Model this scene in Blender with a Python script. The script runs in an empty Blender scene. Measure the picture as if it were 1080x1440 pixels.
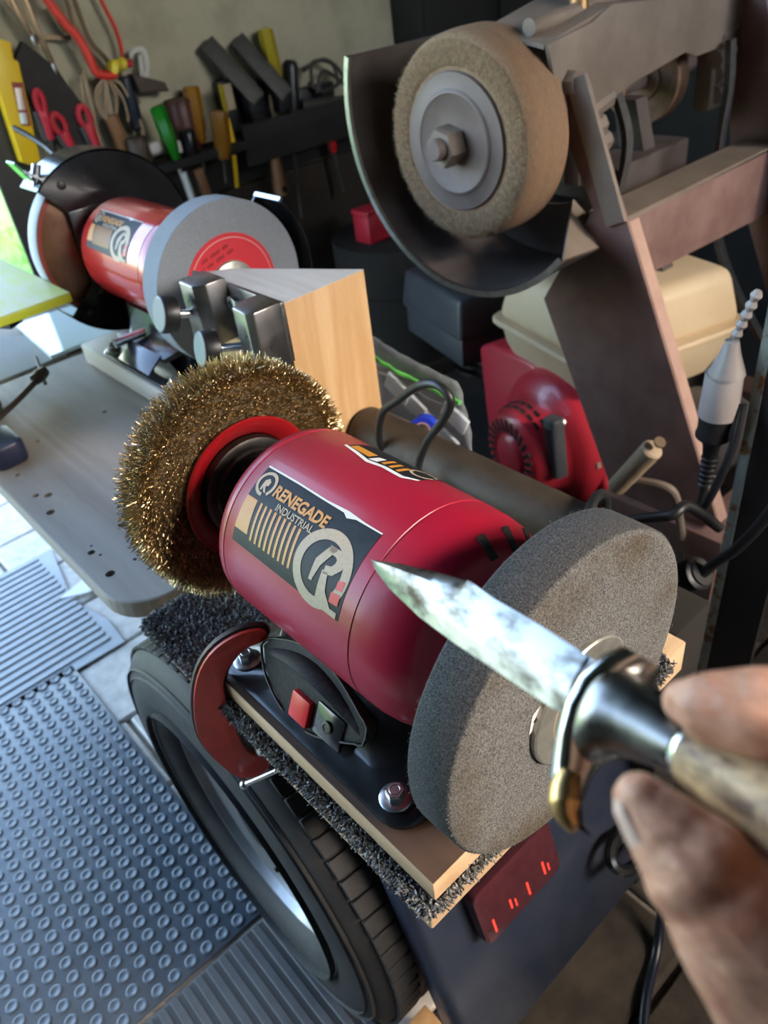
import bpy, bmesh, math, random
from mathutils import Vector, Matrix, Quaternion
from mathutils.geometry import tessellate_polygon
random.seed(7)
scene = bpy.context.scene
COL = scene.collection
ZO = 0.72          # height of the main grinder's spindle above the shed floor (all shapes are given relative to that spindle)

# ------------------------------------------------------------------ camera, sky, lamps, exposure
cam_data = bpy.data.cameras.new('camera'); cam = bpy.data.objects.new('camera', cam_data); COL.objects.link(cam)
CAM = Vector((0.30133, -0.23333, 0.34233 + ZO))
R_ = Vector((0.66848, 0.73509, -0.11302)); U_ = Vector((-0.38464, 0.47177, 0.79340)); F_ = Vector((-0.63655, 0.48690, -0.59811))
cam.matrix_world = Matrix(((R_.x, U_.x, -F_.x, CAM.x), (R_.y, U_.y, -F_.y, CAM.y), (R_.z, U_.z, -F_.z, CAM.z), (0, 0, 0, 1)))
cam_data.sensor_fit = 'VERTICAL'; cam_data.sensor_height = 36.0; cam_data.sensor_width = 27.0
cam_data.lens = 36.0 * 1081.0 / 1440.0
cam_data.clip_start = 0.01; cam_data.clip_end = 200
cam_data.dof.use_dof = True; cam_data.dof.focus_distance = 0.47; cam_data.dof.aperture_fstop = 9.5
scene.camera = cam

world = bpy.data.worlds.new('sky'); scene.world = world; world.use_nodes = True
wn = world.node_tree; bg = wn.nodes['Background']
sky = wn.nodes.new('ShaderNodeTexSky'); sky.sky_type = 'NISHITA'; sky.sun_disc = False
sky.sun_elevation = math.radians(38); sky.sun_rotation = math.radians(60); sky.air_density = 1.3; sky.dust_density = 2.5
wn.links.new(sky.outputs[0], bg.inputs[0]); bg.inputs[1].default_value = 2.0
sun_d = bpy.data.lights.new('sun', 'SUN'); sun = bpy.data.objects.new('sun', sun_d); COL.objects.link(sun)
sun_d.energy = 2.3; sun_d.angle = math.radians(7); sun_d.color = (1.0, 0.86, 0.70)
sun.rotation_euler = Vector((0.84, 0.20, 0.46)).to_track_quat('Z', 'Y').to_euler()
scene.view_settings.view_transform = 'Standard'; scene.view_settings.look = 'None'
scene.view_settings.gamma = 1.0; scene.view_settings.use_curve_mapping = False
scene.view_settings.exposure = 0.0

# ------------------------------------------------------------------ materials
MATS = {}
def mat(name, col, rough=.5, metal=0., col2=None, scale=60., detail=4., bump=0., bscale=None, coat=0., spec=None,
        stretch=None, ramp=(.35, .7), alpha=None, trans=0., emit=None, emit_s=1., rvar=0., ior=None):
    if name in MATS: return MATS[name]
    m = bpy.data.materials.new(name); m.use_nodes = True; MATS[name] = m
    nt = m.node_tree; b = nt.nodes['Principled BSDF']; L = nt.links.new
    b.inputs['Base Color'].default_value = (*col, 1); b.inputs['Roughness'].default_value = rough; b.inputs['Metallic'].default_value = metal
    b.inputs['Coat Weight'].default_value = coat; b.inputs['Coat Roughness'].default_value = .08
    if spec is not None: b.inputs['Specular IOR Level'].default_value = spec
    if trans: b.inputs['Transmission Weight'].default_value = trans
    if ior: b.inputs['IOR'].default_value = ior
    if alpha is not None: b.inputs['Alpha'].default_value = alpha
    if emit: b.inputs['Emission Color'].default_value = (*emit, 1); b.inputs['Emission Strength'].default_value = emit_s
    tc = nt.nodes.new('ShaderNodeTexCoord'); mp = nt.nodes.new('ShaderNodeMapping'); L(tc.outputs['Object'], mp.inputs[0])
    if stretch: mp.inputs['Scale'].default_value = stretch
    if col2 is not None or rvar:
        n = nt.nodes.new('ShaderNodeTexNoise'); n.inputs['Scale'].default_value = scale; n.inputs['Detail'].default_value = detail
        n.inputs['Roughness'].default_value = .6; L(mp.outputs[0], n.inputs['Vector'])
        if col2 is not None:
            r = nt.nodes.new('ShaderNodeValToRGB'); r.color_ramp.elements[0].position = ramp[0]; r.color_ramp.elements[1].position = ramp[1]
            r.color_ramp.elements[0].color = (*col, 1); r.color_ramp.elements[1].color = (*col2, 1)
            L(n.outputs[0], r.inputs[0]); L(r.outputs[0], b.inputs['Base Color'])
        if rvar:
            mr = nt.nodes.new('ShaderNodeMapRange'); mr.inputs[1].default_value = .3; mr.inputs[2].default_value = .7
            mr.inputs[3].default_value = max(.03, rough - rvar); mr.inputs[4].default_value = min(1, rough + rvar)
            L(n.outputs[0], mr.inputs[0]); L(mr.outputs[0], b.inputs['Roughness'])
    if bump:
        n2 = nt.nodes.new('ShaderNodeTexNoise'); n2.inputs['Scale'].default_value = bscale or scale * 3; n2.inputs['Detail'].default_value = 5
        L(mp.outputs[0], n2.inputs['Vector'])
        bp = nt.nodes.new('ShaderNodeBump'); bp.inputs['Strength'].default_value = bump; bp.inputs['Distance'].default_value = .002
        L(n2.outputs[0], bp.inputs['Height']); L(bp.outputs[0], b.inputs['Normal'])
    return m

def wood_mat(name, c1, c2, along='X', freq=45., rough=.6, wear=0.):
    if name in MATS: return MATS[name]
    m = mat(name, c1, rough); nt = m.node_tree; b = nt.nodes['Principled BSDF']; L = nt.links.new
    tc = nt.nodes.new('ShaderNodeTexCoord'); mp = nt.nodes.new('ShaderNodeMapping'); L(tc.outputs['Object'], mp.inputs[0])
    s = {'X': (.12, 1, 1), 'Y': (1, .12, 1), 'Z': (1, 1, .12)}[along]; mp.inputs['Scale'].default_value = s
    n = nt.nodes.new('ShaderNodeTexNoise'); n.inputs['Scale'].default_value = freq * .5; n.inputs['Detail'].default_value = 3; n.inputs['Distortion'].default_value = .6
    L(mp.outputs[0], n.inputs['Vector'])
    f = nt.nodes.new('ShaderNodeTexNoise'); f.inputs['Scale'].default_value = freq * 12; f.inputs['Detail'].default_value = 4; L(mp.outputs[0], f.inputs['Vector'])
    mth = nt.nodes.new('ShaderNodeMath'); mth.operation = 'MULTIPLY'; mth.inputs[1].default_value = 5.5; L(n.outputs[0], mth.inputs[0])
    fr = nt.nodes.new('ShaderNodeMath'); fr.operation = 'PINGPONG'; fr.inputs[1].default_value = 1; L(mth.outputs[0], fr.inputs[0])
    ad = nt.nodes.new('ShaderNodeMath'); ad.operation = 'MULTIPLY_ADD'; ad.inputs[1].default_value = .45; L(f.outputs[0], ad.inputs[0]); 
    sc = nt.nodes.new('ShaderNodeMath'); sc.operation = 'MULTIPLY'; sc.inputs[1].default_value = .6; L(fr.outputs[0], sc.inputs[0]); L(sc.outputs[0], ad.inputs[2])
    r = nt.nodes.new('ShaderNodeValToRGB'); r.color_ramp.elements[0].position = .12; r.color_ramp.elements[1].position = .85
    r.color_ramp.elements[0].color = (*c1, 1); r.color_ramp.elements[1].color = (*c2, 1)
    L(ad.outputs[0], r.inputs[0]); L(r.outputs[0], b.inputs['Base Color'])
    bp = nt.nodes.new('ShaderNodeBump'); bp.inputs['Strength'].default_value = .15; bp.inputs['Distance'].default_value = .001; L(f.outputs[0], bp.inputs['Height']); L(bp.outputs[0], b.inputs['Normal'])
    return m

# ------------------------------------------------------------------ mesh helpers
def V(*a): return Vector(a)
def frame(axis):
    a = Vector(axis).normalized(); h = a.cross(Vector((0, 0, 1)))
    if h.length < 1e-4: h = Vector((1, 0, 0))
    h.normalize(); return a, h, a.cross(h) * -1
def spline(pts, n=8, closed=False):
    P = [Vector(p) for p in pts]; out = []; k = len(P)
    for i in range(k if closed else k - 1):
        p0 = P[(i - 1) % k] if closed or i > 0 else P[0]; p1 = P[i]; p2 = P[(i + 1) % k]; p3 = P[(i + 2) % k] if closed or i + 2 < k else P[-1]
        for j in range(n):
            t = j / n
            out.append(.5 * ((2 * p1) + (p2 - p0) * t + (2 * p0 - 5 * p1 + 4 * p2 - p3) * t * t + (3 * p1 - p0 - 3 * p2 + p3) * t ** 3))
    if not closed: out.append(P[-1].copy())
    return out
class MB:
    def __init__(s): s.v = []; s.f = []
    def add(s, vs, fs):
        o = len(s.v); s.v += [tuple(v) for v in vs]; s.f += [tuple(i + o for i in f) for f in fs]; return s
    def box(s, x0, x1, y0, y1, z0, z1, rot=None, c=None):
        vs = [V(x, y, z) for x in (x0, x1) for y in (y0, y1) for z in (z0, z1)]
        if rot is not None:
            c = Vector(c) if c is not None else V((x0 + x1) / 2, (y0 + y1) / 2, (z0 + z1) / 2)
            vs = [rot @ (v - c) + c for v in vs]
        return s.add(vs, [(0, 1, 3, 2), (4, 6, 7, 5), (0, 4, 5, 1), (2, 3, 7, 6), (0, 2, 6, 4), (1, 5, 7, 3)])
    def obox(s, c, ex, ey, ez, sx, sy, sz):   # oriented box, full sizes
        c = Vector(c); ex, ey, ez = Vector(ex), Vector(ey), Vector(ez)
        vs = [c + ex * (a * sx / 2) + ey * (b * sy / 2) + ez * (d * sz / 2) for a in (-1, 1) for b in (-1, 1) for d in (-1, 1)]
        return s.add(vs, [(0, 1, 3, 2), (4, 6, 7, 5), (0, 4, 5, 1), (2, 3, 7, 6), (0, 2, 6, 4), (1, 5, 7, 3)])
    def beam(s, p0, p1, w, h, side=(0, 0, 1)):   # rectangular bar
        p0, p1 = Vector(p0), Vector(p1); a = (p1 - p0).normalized(); sd = Vector(side); e1 = (sd - a * a.dot(sd)).normalized(); e2 = a.cross(e1)
        return s.obox((p0 + p1) / 2, a, e1, e2, (p1 - p0).length, h, w)
    def cyl(s, p0, p1, r0, r1=None, n=24, caps=True):
        r1 = r0 if r1 is None else r1; p0, p1 = Vector(p0), Vector(p1); a, h, w = frame(p1 - p0)
        vs = []; 
        for p, r in ((p0, r0), (p1, r1)):
            for i in range(n):
                t = 2 * math.pi * i / n; vs.append(p + h * (r * math.cos(t)) + w * (r * math.sin(t)))
        fs = [(i, (i + 1) % n, n + (i + 1) % n, n + i) for i in range(n)]
        if caps: fs += [tuple(range(n))[::-1], tuple(range(n, 2 * n))]
        return s.add(vs, fs)
    def lathe(s, prof, o, axis, n=48, caps=True, a0=0, a1=None):
        o = Vector(o); a, h, w = frame(axis); vs = []; fs = []; full = a1 is None; m = n if full else n + 1
        for t, r in prof:
            for i in range(m):
                an = a0 + ((2 * math.pi) if full else (a1 - a0)) * i / n
                vs.append(o + a * t + h * (r * math.cos(an)) + w * (r * math.sin(an)))
        for k in range(len(prof) - 1):
            for i in range(n):
                j = (i + 1) % m if full else i + 1
                fs.append((k * m + i, k * m + j, (k + 1) * m + j, (k + 1) * m + i))
        if caps and full:
            if prof[0][1] > 1e-6: fs.append(tuple(range(m))[::-1])
            if prof[-1][1] > 1e-6: fs.append(tuple(range((len(prof) - 1) * m, len(prof) * m)))
        return s.add(vs, fs)
    def tube(s, pts, r, n=10, sm=8, closed=False, caps=True):
        P = spline(pts, sm, closed) if sm else [Vector(p) for p in pts]; k = len(P)
        rs = r if isinstance(r, (list, tuple)) else None
        vs = []; fs = []; prev = None
        for i in range(k):
            if closed: t = P[(i + 1) % k] - P[i - 1]
            else: t = P[min(i + 1, k - 1)] - P[max(i - 1, 0)]
            t.normalize()
            if prev is None: _, h, _ = frame(t)
            else: h = (prev - t * prev.dot(t)).normalized()
            prev = h; w = t.cross(h)
            if rs: 
                q = i / (k - 1) * (len(rs) - 1); j = min(int(q), len(rs) - 2); rr = rs[j] + (rs[j + 1] - rs[j]) * (q - j)
            else: rr = r
            for j in range(n):
                a = 2 * math.pi * j / n; vs.append(P[i] + h * (rr * math.cos(a)) + w * (rr * math.sin(a)))
        for i in range(k if closed else k - 1):
            q = (i + 1) % k
            for j in range(n): fs.append((i * n + j, i * n + (j + 1) % n, q * n + (j + 1) % n, q * n + j))
        if caps and not closed: fs += [tuple(range(n))[::-1], tuple(range((k - 1) * n, k * n))]
        return s.add(vs, fs)
    def prism(s, poly, o, ex, ey, th):
        o, ex, ey = Vector(o), Vector(ex), Vector(ey); nn = ex.cross(ey).normalized(); n = len(poly)
        vs = [o + ex * x + ey * y + nn * d for d in (0, th) for x, y in poly]
        return s.add(vs, [tuple(range(n))[::-1], tuple(range(n, 2 * n))] + [(i, (i + 1) % n, n + (i + 1) % n, n + i) for i in range(n)])
    def loft(s, rings, caps=True, closed=True):
        n = len(rings[0]); vs = [v for r in rings for v in r]; fs = []
        for k in range(len(rings) - 1):
            for i in range(n if closed else n - 1):
                j = (i + 1) % n; fs.append((k * n + i, k * n + j, (k + 1) * n + j, (k + 1) * n + i))
        if caps and closed: fs += [tuple(range(n))[::-1], tuple(range((len(rings) - 1) * n, len(rings) * n))]
        return s.add(vs, fs)
    def sphere(s, c, r, sc=(1, 1, 1), n=16, m=10):
        c = Vector(c); rings = []
        for i in range(1, m):
            a = math.pi * i / m; rings.append([c + V(r * sc[0] * math.sin(a) * math.cos(2 * math.pi * j / n), r * sc[1] * math.sin(a) * math.sin(2 * math.pi * j / n), r * sc[2] * math.cos(a)) for j in range(n)])
        o = len(s.v); s.loft(rings, caps=False)
        k = len(s.v); s.v += [tuple(c + V(0, 0, r * sc[2])), tuple(c - V(0, 0, r * sc[2]))]
        for j in range(n):
            s.f.append((k, o + j, o + (j + 1) % n)); s.f.append((k + 1, o + (m - 2) * n + (j + 1) % n, o + (m - 2) * n + j))
        return s
    def mesh(s, name, m, off=(0, 0, 0), bevel=0, seg=2, smooth=True, ang=38, fixn=True):
        me = bpy.data.meshes.new(name); o = Vector(off)
        me.from_pydata([tuple(Vector(v) - o) for v in s.v], [], s.f)
        if fixn or bevel:
            bm = bmesh.new(); bm.from_mesh(me)
            if bevel:
                bmesh.ops.remove_doubles(bm, verts=bm.verts, dist=1e-6)
                ed = [e for e in bm.edges if len(e.link_faces) == 2 and e.calc_face_angle(0) > .5]
                bmesh.ops.bevel(bm, geom=ed, offset=bevel, segments=seg, profile=.5, affect='EDGES', clamp_overlap=True)
            bmesh.ops.recalc_face_normals(bm, faces=bm.faces); bm.to_mesh(me); bm.free()
        if smooth:
            me.shade_smooth()
            me.set_sharp_from_angle(angle=math.radians(ang))
        if m is not None: me.materials.append(m)
        return me
    def build(s, name, m, parent=None, bevel=0, seg=2, smooth=True, ang=38, origin=None, kind=None, label=None, fixn=True):
        if parent is not None: off = root_off(parent)
        else: off = Vector(origin) if origin is not None else base_of(s.v)
        me = s.mesh(name, m, off, bevel, seg, smooth, ang, fixn)
        o = bpy.data.objects.new(name, me); COL.objects.link(o)
        if parent is not None: o.parent = parent
        else: o.location = off + V(0, 0, ZO); OFF[o.name] = off.copy()
        if kind: o['kind'] = kind
        if label: o['label'] = label
        return o
OFF = {}
def base_of(vs):
    xs = [v[0] for v in vs]; ys = [v[1] for v in vs]; zs = [v[2] for v in vs]
    return V((min(xs) + max(xs)) / 2, (min(ys) + max(ys)) / 2, min(zs))
def root_off(o):
    while o.parent is not None: o = o.parent
    return OFF[o.name]
def thing(name, loc, label, cat, group=None):
    o = bpy.data.objects.new(name, None); COL.objects.link(o); o.location = Vector(loc) + V(0, 0, ZO); o.empty_display_size = .02
    OFF[o.name] = Vector(loc); return tag(o, label, cat, group)
def tag(o, label=None, cat=None, group=None, kind=None):
    if label: o['label'] = label
    if cat: o['category'] = cat
    if group: o['group'] = group
    if kind: o['kind'] = kind
    return o
def inst(name, me, parent, loc, rot=None, scale=None):    # a repeated piece that shares mesh data; loc relative to the spindle frame
    o = bpy.data.objects.new(name, me); COL.objects.link(o); o.parent = parent; o.location = Vector(loc) - root_off(parent)
    if rot: o.rotation_euler = rot
    if scale: o.scale = scale
    return o
def text_mesh(body, size, bold=.0):
    cu = bpy.data.curves.new('lettering', 'FONT'); cu.body = body; cu.size = size; cu.offset = bold; cu.resolution_u = 3
    ob = bpy.data.objects.new('lettering', cu); COL.objects.link(ob); bpy.context.view_layer.update()
    me = bpy.data.meshes.new_from_object(ob.evaluated_get(bpy.context.evaluated_depsgraph_get()))
    vs = [v.co.copy() for v in me.vertices]; fs = [tuple(p.vertices) for p in me.polygons]
    bpy.data.objects.remove(ob); bpy.data.curves.remove(cu); bpy.data.meshes.remove(me)
    return vs, fs
def rrect(w, h, r, n=5, cx=0, cy=0):
    out = []
    for sx, sy, a in ((1, 1, 0), (-1, 1, 90), (-1, -1, 180), (1, -1, 270)):
        for i in range(n + 1):
            t = math.radians(a + 90 * i / n); out.append((cx + sx * (w / 2 - r) + r * math.cos(t), cy + sy * (h / 2 - r) + r * math.sin(t)))
    return out
def hexprism(mb, c, axis, af, th):
    c = Vector(c); a, h, w = frame(axis); r = af / math.sqrt(3)
    ring = [(r * math.cos(math.radians(60 * i + 15)), r * math.sin(math.radians(60 * i + 15))) for i in range(6)]
    mb.loft([[c + a * t + h * x * k + w * y * k for x, y in ring] for t, k in ((0, 1), (th * .85, 1), (th, .9))])
    return mb
# ------------------------------------------------------------------ the setting
GZ = -ZO   # floor level in the spindle frame
m_paver = mat('paver_concrete', (.50, .46, .41), .9, col2=(.68, .63, .57), scale=40, bump=.5, bscale=160)
m_mortar = mat('joint_sand', (.20, .17, .14), .95, col2=(.32, .28, .23), scale=90, bump=.6)
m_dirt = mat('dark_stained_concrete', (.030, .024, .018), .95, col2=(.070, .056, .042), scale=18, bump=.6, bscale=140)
m_wall = mat('cream_painted_block', (.43, .385, .27), .85, col2=(.29, .26, .185), scale=7, bump=.35, bscale=60, ramp=(.45, .75))
m_dark = mat('dark_shed_lining', (.020, .017, .014), .9, col2=(.012, .010, .009), scale=10)
fl = MB().box(-3.2, 3.0, -3.0, 2.6, GZ - .10, GZ - .012).build('floor', m_mortar)
tag(fl, 'sandy bed under the concrete pavers of the shed floor', 'floor', kind='structure')
pv = MB().box(-.087, .087, -.172, .172, 0, .022).mesh('paver', m_paver, bevel=.004, seg=1)
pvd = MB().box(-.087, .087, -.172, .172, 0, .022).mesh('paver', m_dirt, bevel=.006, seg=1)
xs = [-.6501 + .1785 * i for i in range(-8, 9)]
for i, x in enumerate(xs):
    for j in range(-4, 6):
        y = .10 + .352 * j + (.176 if i % 2 else 0)
        if y < -1.2 or y > 1.9: continue
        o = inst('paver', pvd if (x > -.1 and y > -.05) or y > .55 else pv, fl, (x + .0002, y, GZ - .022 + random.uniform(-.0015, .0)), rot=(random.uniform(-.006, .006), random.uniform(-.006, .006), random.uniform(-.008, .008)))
# back wall with the tools, right wall, roof
wb = MB().box(-1.50, -1.47, .318, 2.6, GZ, 1.75).build('wall_back', m_wall); tag(wb, 'cream painted rear shed wall behind the hanging tools', 'wall', kind='structure')
wr = MB().box(-1.62, 2.0, 1.95, 2.1, GZ, 1.75).build('wall_right', m_dark); tag(wr, 'dark shed wall behind the engine', 'wall', kind='structure')
wl_ = MB().box(-.80, 2.0, -1.55, -1.40, GZ, 1.75).build('wall_left', m_dark); tag(wl_, 'dark shed wall behind the camera on the left', 'wall', kind='structure')
wf_ = MB().box(1.85, 2.0, -1.40, .10, GZ, 1.75).box(1.85, 2.0, 1.60, 1.95, GZ, 1.75).box(1.85, 2.0, .10, 1.60, 1.36, 1.75).box(1.85, 2.0, .10, 1.60, GZ, .72).build('wall_front', m_dark); tag(wf_, 'unseen shed front wall behind the camera, window opening shaped to let the sun in', 'wall', kind='structure')  # out of view; the window opening is shaped to steer sun and sky light
ce = MB().box(-1.75, 2.1, -1.6, 2.1, 1.75, 1.85).build('ceiling', m_dark); tag(ce, 'dark shed roof lining overhead', 'ceiling', kind='structure')
tr = MB().box(-1.468, -1.456, .262, .340, GZ, 1.75).build('trim_1', mat('dark_door_post', (.05, .045, .04), .7)); tag(tr, 'dark post at the open end of the rear wall', 'post', kind='structure')
# lawn outside
m_grass = mat('grass_blades', (.10, .36, .03), .8, col2=(.20, .52, .06), scale=6)
g = MB(); g.box(-9, -1.75, -8, 3.5, GZ - .10, GZ - .03)
for k in range(7000):
    x = random.uniform(-4.5, -1.75); y = random.uniform(-2.2, 1.2); a = random.uniform(0, 6.28); h = random.uniform(.03, .07); w = .004
    dx, dy = math.cos(a) * w, math.sin(a) * w; lx, ly = random.uniform(-.02, .02), random.uniform(-.02, .02)
    g.add([(x - dx, y - dy, GZ - .03), (x + dx, y + dy, GZ - .03), (x + lx, y + ly, GZ - .03 + h)], [(0, 1, 2)])
gr = g.build('lawn', m_grass, smooth=False, fixn=False); tag(gr, 'bright green grass outside the open end of the shed', 'grass', kind='stuff')

# rubber mats on the floor
m_mat = mat('grey_rubber', (.088, .110, .135), .35, col2=(.115, .142, .170), scale=14, rvar=.08, bump=.08, bscale=300)
m_mat2 = mat('dark_grey_rubber', (.060, .060, .064), .55, col2=(.085, .085, .09), scale=25, bump=.1, bscale=300)
m_groove = mat('black_rubber_groove', (.03, .03, .032), .7)
m_mat3 = mat('pale_grey_rubber', (.30, .32, .34), .5, col2=(.36, .38, .40), scale=20, bump=.1, bscale=300)
sm = thing('studded_mat', (-.61, -.42, GZ), 'blue-grey rubber mat with raised round studs on the floor', 'mat')
MB().box(-.938, -.277, -.80, -.092, GZ + .0005, GZ + .0045).build('sheet', m_mat, sm, bevel=.0012)
st = MB(); st.lathe([(0, .0092), (.0016, .0088), (.0023, .0076), (.0023, .0056), (.0019, .0050), (.0018, .0)], (0, 0, 0), (0, 0, 1), n=14)
stm = st.mesh('stud', m_mat); rest = []
pts = []
for i in range(27):
    for j in range(28):
        x = -.277 - .014 - .0244 * i; y = -.092 - .014 - .0250 * j
        if y < -.792: continue
        pts.append((x, y))
vis = []
for x, y in pts:
    d = V(x, y, GZ) - (CAM - V(0, 0, ZO)); z = d.dot(F_)
    if z > .05 and -20 < 540 + 1081 * d.dot(R_) / z < 1100 and 720 - 1081 * d.dot(U_) / z < 1460: vis.append((z, x, y))
    else: rest.append((x, y))
vis.sort()
for z, x, y in vis[:300]: inst('stud', stm, sm, (x, y, GZ + .0045))
rest += [(x, y) for z, x, y in vis[300:]]
s2 = MB()
for x, y in rest: s2.lathe([(0, .0092), (.0016, .0088), (.0023, .0076), (.0023, .0056), (.0019, .0050), (.0018, .0)], (x, y, GZ + .0045), (0, 0, 1), n=12)
s2.build('further_studs', m_mat, sm, kind='stuff')
rm = thing('ribbed_mat', (0, -.3, GZ), 'charcoal rubber mat with broad ribs lying beside the tyre', 'mat')
MB().box(-.268, .42, -.62, -.074, GZ + .0005, GZ + .004).build('sheet', m_groove, rm, bevel=.001)
rib = MB().box(-.344, .344, -.0056, .0056, 0, .0026).mesh('rib', m_mat2, bevel=.0012, seg=1)
for j in range(30): inst('rib', rib, rm, (.076, -.083 - .0182 * j, GZ + .004))
rm2 = thing('ribbed_mat', (-1.12, -.25, GZ), 'pale sunlit ribbed rubber mat at the bench corner', 'mat')
q = [(-1.335, -.60), (-.935, -.60), (-.915, .010), (-1.00, .015), (-1.12, -.012), (-1.335, .030)]
MB().prism(q, (0, 0, GZ + .001), (1, 0, 0), (0, 1, 0), .0035).build('sheet', m_mat3, rm2)
rib2 = MB().box(-.0068, .0068, -.295, .295, 0, .003).mesh('rib', m_mat3, bevel=.0018, seg=1)
for j in range(18): inst('rib', rib2, rm2, (-.950 - .0218 * j, -.302 + random.uniform(-.002, .002), GZ + .0045))
fp = MB().prism([(0, 0), (.03, .05), (.035, .11), (.0, .12), (-.02, .06)], (-1.14, -.03, GZ + .008), (1, 0, 0), (0, 1, 0), .0012).build('paper_scrap', mat('pale_paper', (.75, .76, .78), .8)); tag(fp, 'small pale scrap lying on the corner of the pale ribbed mat', 'paper')
# a trailer stands over the tyre: sloping mudguard, deck, side rail
m_blue = mat('dark_blue_paint', (.022, .030, .055), .38, col2=(.035, .042, .065), scale=25, rvar=.1, bump=.06, bscale=250)
m_black = mat('black_plastic', (.012, .012, .013), .4)
tl = thing('trailer', (-.3, .5, GZ), 'dark blue painted steel trailer with sloping mudguard under the grinder board', 'trailer')
sl = V(.078, 0, -.278).normalized(); top = V(-.008, 0, -.19)
p_lo = top + sl * .38
mg = MB(); nrm = V(.963, 0, .27)
# sheet with a rolled outer edge
edge = []
for k in range(9):
    a = math.radians(90 * k / 8); edge.append((-.060 + .012 - .012 * math.sin(a) , -.012 + .012 * math.cos(a)))
prof = [(.245, 0.)] + [(.0, 0.)] + edge + [(-.060, -.03)]
rings = []
for P in (top, top + sl * .12, top + sl * .25, p_lo):
    w = 1.0
    rings.append([P + V(0, y, 0) + nrm * t for y, t in prof])
mg.loft(rings, closed=False)
sk = mg.build('mudguard_slope', m_blue, tl)
sk.modifiers.new('thickness', 'SOLIDIFY').thickness = .003
MB().box(-.62, -.006, -.058, .30, -.196, -.1895).build('mudguard_top', m_blue, tl, bevel=.002)
MB().box(-1.06, -.055, .33, 1.75, -.66, -.63).build('deck', m_dark, tl)
MB().box(-.95, .08, .245, .305, -.64, -.19).build('side_panel', m_dark, tl, bevel=.004)
for x in (-.9, -.1):
    MB().box(x - .03, x + .03, .345, .40, GZ, -.63).build('support_leg', m_dark, tl)
# tail light on the slope
m_lens = mat('dark_red_lens', (.060, .016, .022), .22, col2=(.085, .022, .030), scale=60)
m_led = mat('lit_red_led', (.9, .05, .03), .4, emit=(1, .05, .03), emit_s=1.6)
cL = top + sl * .199 + V(0, .046, 0)
lt = MB().prism(rrect(.108, .066, .010), cL + nrm * .0005, V(0, 1, 0), -sl, .016).build('tail_light', m_lens, tl, bevel=.002, label='flat red tail lamp with lit bars')
for k in range(4):
    c = cL + V(0, -.040 + .024 * k, 0) + nrm * .0167 + sl * (.016 - .004 * (k % 2))
    MB().obox(c, (V(0, 1, 0) - sl * .12).normalized(), sl, nrm, .0018, .016 if k != 1 else .011, .0008).build('led_bar', m_led, lt)
    if k in (1, 3): MB().obox(c + V(0, .006, 0) + sl * .004, V(0, 1, 0), sl, nrm, .0012, .009, .0008).build('led_bar', m_led, lt)
# ------------------------------------------------------------------ the two bench grinders
m_red = mat('crimson_enamel', (.38, .010, .034), .36, col2=(.32, .008, .027), scale=8, coat=.15, spec=.38, bump=.02, bscale=900)
m_red2 = mat('dark_red_pressed_steel', (.28, .006, .010), .35, coat=.3)
m_gblack = mat('gloss_black_steel', (.010, .010, .012), .22, col2=(.016, .016, .018), scale=40, coat=.3, rvar=.06)
m_steel = mat('dull_steel', (.42, .41, .40), .38, 1., col2=(.30, .29, .28), scale=80, rvar=.08)
m_zinc = mat('bright_zinc', (.72, .74, .76), .28, 1., col2=(.55, .57, .60), scale=200)
m_darkst = mat('dark_oily_steel', (.10, .095, .09), .45, 1., col2=(.05, .048, .045), scale=90)
m_dust = mat('dusty_black_plastic', (.022, .020, .018), .75, col2=(.075, .062, .05), scale=300, ramp=(.5, .85), bump=.2)
m_stk = mat('black_sticker_print', (.010, .011, .013), .5, col2=(.018, .020, .026), scale=120, spec=.25)
m_org = mat('orange_print', (.62, .27, .035), .45, col2=(.55, .23, .03), scale=90)
m_kraft = mat('tan_print', (.52, .40, .27), .55, col2=(.44, .33, .22), scale=500)
m_pap = mat('torn_white_paper', (.72, .70, .68), .8)
m_rprint = mat('red_print', (.62, .03, .02), .45)

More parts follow.
